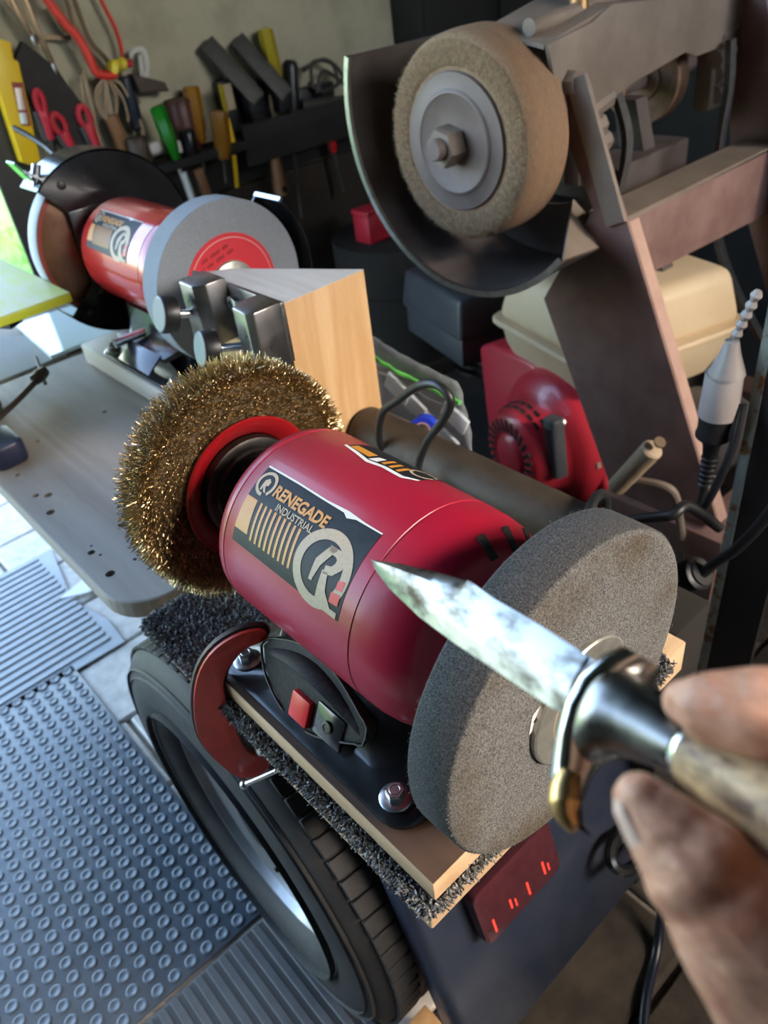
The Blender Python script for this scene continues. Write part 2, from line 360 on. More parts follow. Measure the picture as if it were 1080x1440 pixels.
def abrasive(name, c, c1, c2, dust, ctr, rmin=.055, rmax=.098, bscale=1300., bstr=.8):
    m = mat(name, c, .95); nt = m.node_tree; b = nt.nodes['Principled BSDF']; L = nt.links.new
    tc = nt.nodes.new('ShaderNodeTexCoord')
    n = nt.nodes.new('ShaderNodeTexNoise'); n.inputs['Scale'].default_value = bscale; n.inputs['Detail'].default_value = 3; L(tc.outputs['Object'], n.inputs['Vector'])
    r = nt.nodes.new('ShaderNodeValToRGB'); r.color_ramp.elements[0].position = .36; r.color_ramp.elements[1].position = .66
    r.color_ramp.elements[0].color = (*c1, 1); r.color_ramp.elements[1].color = (*c2, 1); L(n.outputs[0], r.inputs[0])
    big = nt.nodes.new('ShaderNodeTexNoise'); big.inputs['Scale'].default_value = 16; big.inputs['Detail'].default_value = 3; L(tc.outputs['Object'], big.inputs['Vector'])
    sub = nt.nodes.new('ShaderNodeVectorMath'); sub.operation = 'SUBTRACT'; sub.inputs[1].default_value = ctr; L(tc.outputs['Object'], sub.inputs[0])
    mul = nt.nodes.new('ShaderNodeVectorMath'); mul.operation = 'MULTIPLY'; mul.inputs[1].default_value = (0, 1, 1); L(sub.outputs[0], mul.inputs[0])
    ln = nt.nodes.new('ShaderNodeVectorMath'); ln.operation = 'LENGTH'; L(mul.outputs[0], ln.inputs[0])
    rr = nt.nodes.new('ShaderNodeMapRange'); rr.inputs[1].default_value = rmin; rr.inputs[2].default_value = rmax - .008; L(ln.outputs['Value'], rr.inputs[0])
    r2 = nt.nodes.new('ShaderNodeMapRange'); r2.inputs[1].default_value = rmax + .0012; r2.inputs[2].default_value = rmax - .002; L(ln.outputs['Value'], r2.inputs[0])
    mm = nt.nodes.new('ShaderNodeMath'); mm.operation = 'MULTIPLY'; L(rr.outputs[0], mm.inputs[0]); L(r2.outputs[0], mm.inputs[1])
    bm_ = nt.nodes.new('ShaderNodeMapRange'); bm_.inputs[1].default_value = .40; bm_.inputs[2].default_value = .62; L(big.outputs[0], bm_.inputs[0])
    m3 = nt.nodes.new('ShaderNodeMath'); m3.operation = 'MULTIPLY'; L(mm.outputs[0], m3.inputs[0]); L(bm_.outputs[0], m3.inputs[1])
    mx = nt.nodes.new('ShaderNodeMix'); mx.data_type = 'RGBA'; mx.blend_type = 'MULTIPLY'; L(m3.outputs[0], mx.inputs['Factor']); L(r.outputs[0], mx.inputs['A']); mx.inputs['B'].default_value = (*dust, 1)
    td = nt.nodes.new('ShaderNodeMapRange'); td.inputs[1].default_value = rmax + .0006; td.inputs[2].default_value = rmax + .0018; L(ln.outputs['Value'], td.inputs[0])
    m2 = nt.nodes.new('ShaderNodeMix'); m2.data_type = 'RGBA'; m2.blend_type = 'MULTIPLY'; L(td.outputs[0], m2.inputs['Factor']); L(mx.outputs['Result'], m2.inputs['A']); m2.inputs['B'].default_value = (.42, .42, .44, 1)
    L(m2.outputs['Result'], b.inputs['Base Color'])
    bp = nt.nodes.new('ShaderNodeBump'); bp.inputs['Strength'].default_value = bstr; bp.inputs['Distance'].default_value = .0012; L(n.outputs[0], bp.inputs['Height']); L(bp.outputs[0], b.inputs['Normal'])
    return m

def on_cyl(x, th, R, yc=0., zc=0.):   # th in degrees from straight up, growing towards -Y
    t = math.radians(th); return V(x, yc - R * math.sin(t), zc + R * math.cos(t))
def patch(name, m, parent, poly, R, yc, zc, x0, x1, t0, t1, sub=None, th=.00025):
    """flat print polygon in sticker coordinates (u right 0..1, v down 0..1), wrapped onto the motor"""
    bm = bmesh.new(); vs = [bm.verts.new((u, v, 0)) for u, v in poly]
    for tri in tessellate_polygon([[Vector((u, v, 0)) for u, v in poly]]):
        try: bm.faces.new([vs[i] for i in tri])
        except ValueError: pass
    for k in range(1, 40):   # slice so that the print follows the curve
        bmesh.ops.bisect_plane(bm, geom=bm.verts[:] + bm.edges[:] + bm.faces[:], plane_co=(0, k / 40, 0), plane_no=(0, 1, 0))
    bm.verts.index_update()
    o = MB(); o.add([on_cyl(x0 + (x1 - x0) * v.co.x, t0 + (t1 - t0) * v.co.y, R + th, yc, zc) for v in bm.verts], [tuple(v.index for v in f.verts) for f in bm.faces])
    bm.free(); return o.build(name, m, parent, smooth=True, ang=60)
def ringpoly(cu, cv, r0, r1, asp, a0=0, a1=360, n=40):
    A = [math.radians(a0 + (a1 - a0) * i / n) for i in range(n + 1)]
    return [(cu + r1 * math.cos(a) / asp, cv + r1 * math.sin(a)) for a in A] + [(cu + r0 * math.cos(a) / asp, cv + r0 * math.sin(a)) for a in A[::-1]]
def sticker(root, parent_name, R, yc, zc, x0, x1, t0, t1):
    asp = (x1 - x0) / (R * math.radians(t1 - t0))   # width / height
    k = dict(R=R, yc=yc, zc=zc, x0=x0, x1=x1, t0=t0, t1=t1)
    bot = .30   # the lower border steps: left part is shorter than the ring at right
    base = patch('sticker', m_stk, root, [(0, 0), (1, 0), (1, 1.0), (.78, 1.0), (.55, .985), (.22, .97), (0, .96)], th=.0002, **k)
    pb = patch('torn_edge', m_pap, base, [(0, -.012), (.3, -.018), (.55, -.01), (.72, -.03), (.86, -.012), (1, -.01), (1, .006), (.8, .012), (.74, .05), (.70, .012), (.5, .012), (.3, .005), (0, .012)], th=.00035, **k)
    patch('print_block', m_org, base, [(0, .40), (.10, .40), (.13, .80), (0, .80)], th=.0004, **k)
    for j in range(9):
        u = .135 + .046 * j
        patch('print_stripe', m_org, base, [(u, .40), (u + .020, .40), (u + .045, .84), (u + .025, .84)], th=.0004, **k)
    patch('logo_ring', m_kraft, base, ringpoly(.775, .62, .30, .42, asp, 60, 392), th=.0005, **k)
    patch('logo_stem', m_kraft, base, [(.715, .56), (.775, .36), (.83, .36), (.765, .60), (.74, .79), (.715, .79)], th=.00055, **k)
    patch('logo_bowl', m_kraft, base, [(.77, .36), (.86, .36), (.915, .42), (.915, .52), (.87, .62), (.80, .66), (.80, .565), (.84, .545), (.855, .50), (.855, .46), (.835, .44), (.77, .44)], th=.00055, **k)
    patch('logo_leg', m_kraft, base, [(.79, .62), (.835, .62), (.86, .80), (.925, .93), (.98, .93), (.98, .995), (.80, .995)], th=.00055, **k)
    patch('logo_square', m_rprint, base, [(.925, .62), (.975, .60), (.975, .70), (.925, .72)], th=.0006, **k)
    patch('logo_square', m_rprint, base, [(.905, .76), (.975, .74), (.975, .86), (.905, .87)], th=.0006, **k)
    patch('small_logo_ring', m_kraft, base, ringpoly(.085, .19, .115, .155, asp, 80, 410), th=.0005, **k)
    patch('small_logo_letter', m_kraft, base, [(.06, .28), (.06, .16), (.085, .12), (.11, .15), (.11, .20), (.09, .22), (.12, .29), (.10, .29), (.075, .24), (.075, .28)], th=.0005, **k)
    hgt = R * math.radians(t1 - t0)
    for body, size, u, v, m, bold in (('RENEGADE', .0112, .175, .265, m_org, .0004), ('INDUSTRIAL', .0068, .26, .385, m_kraft, .0001)):
        vs, fs = text_mesh(body, size, bold); wmax = max(p.x for p in vs); want = .485 * (x1 - x0) if size > .01 else .34 * (x1 - x0)
        sx = want / wmax
        o = MB(); o.add([on_cyl(x0 + u * (x1 - x0) + p.x * sx, t0 + (v - p.y / hgt) * (t1 - t0), R + .0006, yc, zc) for p in vs], fs)
        o.build('lettering', m, base, smooth=False)

# ---------------- main grinder
G = thing('bench_grinder', (-.03, 0, -.117), 'crimson bench grinder in front with brass wire brush and grey abrasive wheel', 'grinder')
body = MB(); body.lathe([(-.1105, .050), (-.1125, .055), (-.1115, .063), (-.109, .0685), (-.1055, .0712), (-.101, .072), (-.0985, .0722), (-.098, .0718), (-.0972, .0722), (.0352, .0722), (.0356, .0716), (.0366, .0716)], (0, 0, 0), (1, 0, 0), n=96, caps=False).build('motor_body', m_red, G)
ec = MB(); ec.lathe([(.0366, .0716), (.0370, .0722), (.050, .0718), (.062, .0700), (.072, .0660), (.080, .0590), (.084, .050), (.086, .040), (.086, .020)], (0, 0, 0), (1, 0, 0), n=96); ecap = ec.build('end_cap', m_red, G)
for a in (-62, -44, -26, -8):
    t = math.radians(a); d = V(0, -math.sin(t), math.cos(t)); sd = V(0, math.cos(t), math.sin(t))
    nn = (d * .75 + V(.66, 0, 0)).normalized(); s2_ = nn.cross(sd)
    MB().obox(V(.0745, 0, 0) + d * .0640, s2_, sd, nn, .016, .006, .0012).build('vent_slot', m_dust, ecap, bevel=.0005)
MB().lathe([(-.1110, .052), (-.1080, .050), (-.1075, .030), (-.120, .026), (-.126, .016), (-.21, .008)], (0, 0, 0), (1, 0, 0), n=48).build('bearing_housing', m_darkst, G)
MB().cyl((.08, 0, 0), (.166, 0, 0), .0075).build('spindle', m_steel, G)
sticker(G, 'sticker', .0722, 0, 0, -.0885, .0245, 20.2, 66.5)
k2 = dict(R=.0722, yc=0, zc=0, x0=-.066, x1=.002, t0=-62, t1=-17)
s2b = patch('torn_sticker', m_stk, G, [(.0, 0), (.97, 0), (1, .9), (.86, 1.0), (.60, .99), (.40, 1.04), (.2, .98), (0, .93)], th=.0002, **k2)
patch('torn_edge', m_pap, s2b, [(-.01, .93), (.2, .965), (.40, 1.02), (.60, .97), (.86, .98), (1, .88), (1.01, .92), (.87, 1.04), (.60, 1.03), (.42, 1.08), (.2, 1.02), (-.02, .97)], th=.0004, **k2)
patch('print_block', m_org, s2b, [(.04, .80), (.34, .80), (.34, .95), (.04, .93)], th=.0004, **k2)
for u in (.50, .60, .70): patch('print_stripe', m_org, s2b, [(u, .72), (u + .05, .72), (u + .06, .94), (u + .01, .94)], th=.0004, **k2)
patch('torn_patch', m_pap, s2b, [(.40, .84), (.47, .80), (.48, .97), (.38, 1.0)], th=.0005, **k2)
patch('small_logo_ring', m_kraft, s2b, ringpoly(.87, .66, .13, .17, 1.2, 0, 330), th=.0004, **k2)
# pedestal: pressed black steel foot with a raised saddle
def rr_ring(cx, cy, w, h, r, z, n=6): return [V(x + cx, y + cy, z) for x, y in rrect(w, h, r, n)]
cx = -.0315
def pedestal(parent, cx, cy, z0, ztop):
    b = MB(); b.loft([rr_ring(cx, cy, .222, .172, .020, z0), rr_ring(cx, cy, .222, .172, .020, z0 + .0035), rr_ring(cx, cy, .216, .166, .018, z0 + .005),
        rr_ring(cx, cy, .176, .134, .030, z0 + .0065), rr_ring(cx, cy, .164, .120, .034, z0 + .016), rr_ring(cx, cy, .152, .106, .038, z0 + .045), rr_ring(cx, cy, .146, .098, .040, ztop)])
    return b.build('pedestal', m_gblack, parent, ang=50)
ped = pedestal(G, cx, 0, -.117, -.052)
# switch plate on the side facing the room
fn = V(0, -.90, .436).normalized(); fu = V(0, .436, .90).normalized(); fx = V(1, 0, 0)
pc = V(-.036, -.0605, -.087)
leaf = [(-.062, .004)] + [(-.062 + .124 * i / 14, -.030 * math.sin(math.pi * (i / 14) ** .8) - .002) for i in range(1, 14)] + [(.060, -.004), (.060, .010)] + [(.060 - .122 * i / 14, .010 + .022 * math.sin(math.pi * i / 14)) for i in range(1, 14)]
sp = MB().prism(leaf, pc - fn * .006, fx, fu, .010).build('switch_plate', m_dust, G, bevel=.0015)
MB().tube([pc + fx * u + fu * v + fn * .005 for u, v in leaf], .0011, n=6, sm=2, closed=True).build('plate_rim', m_gblack, sp)
MB().obox(pc + fx * -.004 + fu * -.016 + fn * .005, fx, fu, fn, .021, .022, .007).build('rocker_switch', mat('red_switch', (.72, .02, .02), .35), sp, bevel=.0015)
MB().obox(pc + fx * .026 + fu * -.012 + fn * .004, fx, fu, fn, .030, .026, .004).build('switch_bezel', m_gblack, sp, bevel=.0015)
MB().lathe([(0, .005), (.002, .0048), (.0022, .003), (.0016, .0025), (.0016, 0)], pc + fx * .026 + fu * -.012 + fn * .006, fn, n=20).build('screw', m_darkst, sp)
hood = MB(); hood.loft([[pc + fx * (-.060 + .118 * i / 12) + fu * (.004 + .020 * math.sin(math.pi * i / 12)) + fn * (.003 + q * .014 * math.sin(math.pi * i / 12)) + fu * (q * -.006) for i in range(13)] for q in (0, .5, 1)], closed=False)
hd = hood.build('switch_hood', m_dust, sp); hd.modifiers.new('t', 'SOLIDIFY').thickness = .002
def foot_bolt(parent, c, s=1.0):
    c = Vector(c); w = MB().lathe([(0, .0115 * s), (.0022 * s, .0115 * s), (.0028 * s, .0105 * s), (.0028 * s, .006 * s)], c, (0, 0, 1), n=28).build('washer', m_zinc, parent)
    h = MB(); hexprism(h, c + V(0, 0, .0026 * s), (0, 0, 1), .0115 * s, .0075 * s); hb = h.build('bolt_head', m_zinc, parent)
    MB().lathe([(0, .0040 * s), (.0004, .0036 * s), (-.0014, .002 * s), (-.0014, 0)], c + V(0, 0, .0102 * s), (0, 0, 1), n=16, caps=False).build('bolt_recess', m_steel, hb)
for x, y in ((-.121, -.0685), (.0565, -.0695), (-.121, .0685), (.0565, .0695)): foot_bolt(G, (x, y, -.1122))
# grey abrasive wheel
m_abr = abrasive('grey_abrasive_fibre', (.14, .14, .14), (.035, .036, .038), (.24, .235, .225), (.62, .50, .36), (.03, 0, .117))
wp = [(.1140, .030), (.1138, .096), (.1146, .0990), (.1162, .1002), (.1290, .1004), (.1415, .1002), (.1434, .0988), (.1442, .0960), (.1442, .030)]
wp = [(.1138, .030)] + [(.1138, .03 + .066 * i / 8) for i in range(1, 9)] + wp[2:7] + [(.1442, .096 - .066 * i / 10) for i in range(11)]
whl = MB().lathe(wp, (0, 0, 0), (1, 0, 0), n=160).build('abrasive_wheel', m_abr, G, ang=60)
fz = MB()   # stray fibres standing off the wheel so its outline is furry
for k in range(5200):
    a = random.uniform(0, 6.283); 
    if k % 3: x = random.uniform(.114, .1440); r = .0998; d = V(random.uniform(-.5, .5), math.cos(a), math.sin(a))
    else: x = .1438; r = math.sqrt(random.uniform(.002, .01)) ; d = V(1, random.uniform(-.8, .8), random.uniform(-.8, .8))
    p = V(x, r * math.cos(a), r * math.sin(a)); d = (d + V(random.uniform(-.6, .6), random.uniform(-.6, .6), random.uniform(-.6, .6))).normalized() * random.uniform(.0005, .0013); sd = V(random.uniform(-1, 1), random.uniform(-1, 1), random.uniform(-1, 1)).normalized() * .00022
    fz.add([p - sd, p + sd, p + d], [(0, 1, 2)])
fz.build('loose_fibres', mat('grey_fibre', (.22, .22, .22), .8), whl, smooth=False, kind='stuff', fixn=False)
m_flg = mat('dusty_zinc_flange', (.42, .42, .38), .45, .7, col2=(.30, .30, .27), scale=120)
fg = MB().lathe([(.1442, .0398), (.1470, .0400), (.1480, .0390), (.1483, .0262), (.1478, .0255), (.1483, .0248), (.1483, .008)], (0, 0, 0), (1, 0, 0), n=64).build('flange', m_flg, whl)
MB().lathe([(.1484, .0262), (.1487, .0256), (.1484, .0250)], (0, 0, 0), (1, 0, 0), n=64, caps=False).build('flange_groove', m_kraft, fg)
MB().lathe([(.1138, .0398), (.1110, .0400), (.1100, .0390), (.1095, .010)], (0, 0, 0), (1, 0, 0), n=48).build('flange', m_flg, whl)
nb = MB(); hexprism(nb, (.1483, 0, 0), (1, 0, 0), .024, .011); nb.build('spindle_nut', m_darkst, whl)
tg = MB().add([(.1447, -.0385, .0215), (.1447, -.0290, .0250), (.1447, -.0320, .0100), (.1447, -.0415, .0085)], [(0, 1, 2, 3)]).build('paper_tag', m_pap, whl, smooth=False)
MB().add([(.1449, -.0385, .0160), (.1449, -.0320, .0205), (.1449, -.0340, .0115)], [(0, 1, 2)]).build('tag_print', m_stk, tg, smooth=False)
# brass wire brush
m_wire = mat('brass_coated_wire', (.64, .49, .26), .28, 1., col2=(.27, .185, .08), scale=420, ramp=(.40, .62))
m_wireb = mat('dark_brass_core', (.085, .058, .026), .8)
br = MB().lathe([(-.199, .020), (-.199, .084), (-.195, .089), (-.181, .089), (-.177, .084), (-.177, .020)], (0, 0, 0), (1, 0, 0), n=64).build('wire_brush', m_wireb, G)
wires = MB(); rb = random.Random(3)
def wire(base, d, L, side, amp, w):
    up = d.cross(side).normalized(); pts = []
    ph = rb.uniform(0, 6.28); 
    for i in range(5):
        t = i / 4; pts.append(base + d * (L * t) + side * (amp * math.sin(ph + t * 7.0)) + up * (amp * math.cos(ph + t * 7.0) * .6))
    o = len(wires.v)
    for p in pts:
        wires.v += [tuple(p + side * w), tuple(p - side * w * .5 + up * w * .87), tuple(p - side * w * .5 - up * w * .87)]
    for i in range(4):
        for j in range(3): wires.f.append((o + i * 3 + j, o + i * 3 + (j + 1) % 3, o + i * 3 + 3 + (j + 1) % 3, o + i * 3 + 3 + j))
    wires.f.append((o + 12, o + 13, o + 14))
for k in range(27000):
    a = rb.uniform(0, 2 * math.pi); q = rb.random(); rad = V(0, math.cos(a), math.sin(a)); tan = V(0, -math.sin(a), math.cos(a))
    if q < .66:      # crimped wire ends all over the side face towards the motor
        r0 = math.sqrt(rb.uniform(.050 ** 2, .094 ** 2)); x0 = -.1790 + rb.uniform(-.003, .002)
        d = (rad * rb.uniform(.15, .9) + V(rb.uniform(.35, .9), 0, 0) + tan * rb.uniform(-.75, .75)).normalized(); L = rb.uniform(.0045, .0085)
    elif q < .93:    # rim
        r0 = .0875; x0 = rb.uniform(-.203, -.175); d = (rad + V((x0 + .189) * 20 + rb.uniform(-.2, .2), 0, 0) + tan * rb.uniform(-.4, .4)).normalized(); L = rb.uniform(.008, .0150)
    else:
        r0 = .055 + .04 * rb.random(); x0 = -.198; d = (rad + V(-rb.uniform(.2, .6), 0, 0)).normalized(); L = .010
    wire(V(x0, 0, 0) + rad * r0, d, L, d.cross(rad + V(.3, 0, 0)).normalized(), rb.uniform(.0003, .0008), .00023)
wires.build('bristles', m_wire, br, smooth=False, kind='stuff', fixn=False)
dish = MB().lathe([(-.1745, .0585), (-.1700, .0600), (-.1680, .0590), (-.1685, .0560), (-.1740, .0470), (-.1770, .0440), (-.1770, .012)], (0, 0, 0), (1, 0, 0), n=72, caps=False).build('cup_plate', m_red2, br); dish.modifiers.new('t', 'SOLIDIFY').thickness = .0012
MB().lathe([(-.1760, .0435), (-.1700, .0425), (-.1690, .0400), (-.1690, .0345), (-.1660, .0330), (-.1650, .012)], (0, 0, 0), (1, 0, 0), n=48).build('flange', m_darkst, br)
nb = MB(); hexprism(nb, (-.166, 0, 0), (1, 0, 0), .026, .010); nb.build('spindle_nut', m_darkst, br)
# power lead
m_cable = mat('black_cable', (.012, .012, .013), .42, col2=(.02, .02, .022), scale=60)
MB().tube([(-.02, .045, -.085), (-.06, .09, -.112), (-.13, .16, -.125), (-.190, .193, -.105), (-.181, .198, -.065), (-.155, .20, -.028), (-.143, .20, -.003), (-.158, .20, .008), (-.183, .20, .000), (-.216, .20, -.026), (-.245, .20, -.052), (-.268, .21, -.10), (-.275, .23, -.145)], .0042, n=12).build('power_lead', m_cable, G)

# ---------------- boards, carpet and clamp under the main grinder
m_ply = wood_mat('light_hardwood', (.50, .31, .17), (.64, .44, .27), 'X', 40)
m_brn = wood_mat('shaded_brown_top', (.055, .027, .014), (.095, .05, .027), 'X', 40)
b1 = thing('mounting_board', (-.03, 0, -.1372), 'thin hardwood board bolted directly under the front grinder', 'board')
MB().box(-.150, .1125, -.0920, .0930, -.1372, -.1178).build('board', m_ply, b1, bevel=.0012)
MB().box(-.1495, .1118, -.0912, .0922, -.1178, -.1172).build('shaded_top_face', m_brn, b1)  # brown top layer, the wheel's shade put into its darker colour
m_carp = mat('charcoal_carpet_backing', (.03, .03, .032), .95, col2=(.05, .05, .05), scale=300, bump=.8, bscale=500)
cp = thing('carpet_offcut', (-.08, .04, -.146), 'charcoal grey loop carpet offcut between the two boards', 'carpet')
MB().box(-.262, .113, -.098, .172, -.1455, -.1395).build('backing', m_carp, cp, bevel=.001)
pile = MB(); rc = random.Random(5)
def tuft(p, d, w=.0007):
    sd = V(rc.uniform(-1, 1), rc.uniform(-1, 1), rc.uniform(-1, 1)).normalized(); b = sd.cross(d).normalized(); o = len(pile.v)
    h = d.length; q = p + d * .5 + sd * .0012; e = p + d + sd * rc.uniform(-.001, .003)
    for c, ww in ((p, w), (q, w * 1.25), (e, w * .7)):
        pile.v += [tuple(c + sd * ww), tuple(c - sd * ww * .5 + b * ww), tuple(c - sd * ww * .5 - b * ww)]
    for i in range(2):
        for j in range(3): pile.f.append((o + i * 3 + j, o + i * 3 + (j + 1) % 3, o + i * 3 + 3 + (j + 1) % 3, o + i * 3 + 3 + j))
    pile.f.append((o + 6, o + 7, o + 8))
def jit(s): return V(rc.uniform(-s, s), rc.uniform(-s, s), rc.uniform(-s, s))
for k in range(24000):
    x = rc.uniform(-.263, .114); y = rc.uniform(-.1, .173)
    if -.148 < x < .108 and -.088 < y < .09: continue
    tuft(V(x, y, -.140), V(0, 0, rc.uniform(.0025, .0048)) + jit(.002))
for k in range(9000):
    s = rc.random()
    if s < .6: tuft(V(rc.uniform(-.26, .113), -.0975, rc.uniform(-.1455, -.1385)), V(0, -rc.uniform(.002, .005), 0) + jit(.002))
    elif s < .85: tuft(V(.1125, rc.uniform(-.098, .17), rc.uniform(-.1455, -.1385)), V(rc.uniform(.002, .0045), 0, 0) + jit(.002))
    else: tuft(V(-.262, rc.uniform(-.098, .17), rc.uniform(-.1455, -.1385)), V(-rc.uniform(.002, .005), 0, 0) + jit(.002))
pile.build('pile', mat('charcoal_carpet_pile', (.055, .055, .056), .9, col2=(.46, .46, .46), scale=420, ramp=(.42, .70)), cp, smooth=False, kind='stuff', fixn=False)
b2 = thing('base_board', (-.08, .05, -.180), 'thick pale timber board under the carpet with a rounded near corner', 'board')
MB().box(-.255, .1075, -.0945, .205, -.1800, -.1460).build('board', wood_mat('pale_timber', (.46, .29, .16), (.66, .47, .29), 'Y', 35), b2, bevel=.002)
MB().box(-.20, .05, -.03, .2, -.1895, -.180).build('packer_strip', m_ply, b2)
# red clamp
m_cred = mat('worn_red_casting', (.74, .065, .040), .40, col2=(.50, .07, .05), scale=45, bump=.1, bscale=200, ramp=(.45, .75))
m_rub = mat('rubbed_dark_iron', (.06, .05, .045), .5, .6, col2=(.10, .07, .06), scale=60)
ck = thing('clamp', (-.135, -.11, -.27), 'red cast iron clamp holding the boards at the grinder foot', 'clamp')
o2 = [(0.0600, -0.069), (0.0434, -0.067), (0.022, -0.076), (0.005, -0.095), (-0.0072, -0.124), (-0.0148, -0.162), (-0.0125, -0.192), (-0.0036, -0.221), (0.0058, -0.237), (0.022, -0.239), (0.0335, -0.228), (0.0325, -0.216), (0.023, -0.212), (0.0160, -0.195), (0.0155, -0.157), (0.0165, -0.126), (0.021, -0.109), (0.0305, -0.095), (0.0425, -0.084), (.060, -.079)]
e_ = V(.497, .868, 0); n_ = V(.868, -.497, 0); P_ = V(-.132, -.1085, 0)
o2s = [(p.x, p.y) for p in spline([(y, z, 0) for y, z in o2], 3, True)]
fr = MB().prism(o2s, P_ - n_ * .005, e_, V(0, 0, 1), .010).build('frame', m_cred, ck, bevel=.0008)
MB().tube([P_ + e_ * y + V(0, 0, z) - n_ * .001 for y, z in o2s], .0032, n=8, sm=0, closed=True).build('frame_rib', m_rub, ck)
sc0 = P_ + e_ * .028
MB().cyl(sc0 + V(0, 0, -.240), sc0 + V(0, 0, -.1865), .0048, n=16).build('screw', m_zinc, ck)
MB().lathe([(0, .008), (.004, .008), (.005, .005)], sc0 + V(0, 0, -.1860), (0, 0, 1), n=20).build('pad', m_steel, ck)
hb = MB().cyl((-.117, -.108, -.236), (-.086, -.081, -.208), .0026, n=12).build('tommy_bar', m_zinc, ck)
MB().sphere((-.117, -.108, -.236), .0044, n=12, m=8).build('bar_end', m_zinc, hb)
# ------------------------------------------------------------------ the bench behind, the second grinder and what lies there
BZ = -.150
m_bench = wood_mat('weathered_grey_ply', (.20, .165, .14), (.31, .27, .235), 'X', 22, rough=.62)
bn = thing('bench', (-.62, .15, GZ), 'weathered grey plywood bench top with drilled holes and rounded corner', 'bench')
crn = [(-.29 - .055 + .055 * math.sin(math.radians(a)), -.105 + .055 - .055 * math.cos(math.radians(a))) for a in range(0, 91, 10)]
topm = MB().prism([(-.945, -.105)] + crn + [(-.285, .27), (-.30, .318), (-.93, .318)], (0, 0, BZ - .022), (1, 0, 0), (0, 1, 0), .022)
bt = topm.build('bench_top', m_bench, bn, bevel=.003)
cut = MB()
for x, y, r in ((-.646, -.078, .0035), (-.579, -.081, .004), (-.567, -.070, .0052), (-.529, -.083, .0052), (-.417, -.083, .0042), (-.367, -.085, .0052), (-.708, .072, .004), (-.709, -.028, .004), (-.368, -.056, .0022), (-.428, -.078, .0016), (-.405, -.078, .0018)):
    cut.cyl((x, y, BZ - .014), (x, y, BZ + .01), r, n=16)
co = cut.build('hole_cutter', m_dark, bn); bo = bt.modifiers.new('holes', 'BOOLEAN'); bo.object = co; bo.operation = 'DIFFERENCE'; bo.solver = 'EXACT'
bpy.context.view_layer.update()
nm = bpy.data.meshes.new_from_object(bt.evaluated_get(bpy.context.evaluated_depsgraph_get())); bt.modifiers.clear(); bt.data = nm
nm.shade_flat()
bpy.data.objects.remove(co)
for x, y in ((-.68, .16), (-.89, .16)): MB().box(x - .03, x + .03, y - .03, y + .03, GZ, BZ - .022).build('leg', m_dark, bn)

# second grinder, same make, further along the bench
G2 = thing('bench_grinder', (-.70, .218, -.116), 'red bench grinder at the back with blue-grey stone wheel and black guard', 'grinder')
gy, gz = .218, .021
m_redb = mat('bright_red_enamel', (.50, .020, .018), .22, col2=(.46, .018, .016), scale=8, coat=.6)
def lx(prof, name, m, parent, n=72, caps=True, ang=38): return MB().lathe(prof, (0, gy, gz), (1, 0, 0), n=n, caps=caps).build(name, m, parent, ang=ang)
lx([(-.806, .050), (-.8055, .066), (-.803, .0695), (-.800, .070), (-.634, .070), (-.6335, .0694), (-.6325, .0694), (-.632, .070), (-.612, .0690), (-.600, .0640), (-.592, .054), (-.590, .030)], 'motor_body', m_redb, G2)
lx([(-.806, .052), (-.812, .046), (-.820, .030), (-.87, .009)], 'end_cap', m_gblack, G2)
lx([(-.60, .008), (-.50, .008)], 'spindle', m_steel, G2, n=24)
sticker(G2, 'sticker', .070, gy, gz, -.784, -.664, 24, 70.5)
pedestal(G2, -.712, gy, -.116, -.035)
m_st2 = mat('blue_grey_stone', (.21, .23, .26), .9, col2=(.30, .325, .36), scale=900, bump=.5, bscale=1100)
w2 = lx([(-.5608, .030), (-.5608, .0985), (-.5600, .1), (-.5258, .1), (-.5250, .0992), (-.5250, .030)], 'stone_wheel', m_st2, G2, n=128)
m_lab = mat('red_paper_label', (.62, .03, .045), .6)
lb = lx([(-.5247, .0625), (-.5243, .0622), (-.5243, .026)], 'paper_label', m_lab, w2, n=64)
lx([(-.5240, .0575), (-.5239, .0568)], 'label_ring', mat('pale_pink_print', (.80, .55, .52), .6), lb, n=64, caps=False)
m_dkr = mat('dark_red_print', (.22, .01, .015), .6)   # two short lines of faded print, too worn to read
for row, (z0, spans) in enumerate(((.0455, ((-.034, -.024), (-.021, -.006), (-.003, .006))), (.0370, ((-.036, -.031), (-.028, -.018), (-.014, -.002), (.002, .012))))):
    for y0, y1 in spans:
        n_l = max(2, round((y1 - y0) / .0024))
        o = MB()
        for q in range(n_l):
            yy = y0 + (y1 - y0) * q / n_l; zz = gz + z0 + yy * .25; h = .0042 if q % 3 else .0034
            o.box(-.5242, -.5239, gy + yy, gy + yy + .0015, zz, zz + h)
        o.build('worn_print', m_dkr, lb, smooth=False)
lx([(-.5243, .031), (-.5205, .0305), (-.5195, .029), (-.5190, .022), (-.512, .012), (-.500, .010)], 'flange', m_flg, w2)
nb = MB(); hexprism(nb, (-.5190, gy, gz), (1, 0, 0), .022, .010); nb.build('spindle_nut', m_steel, w2)
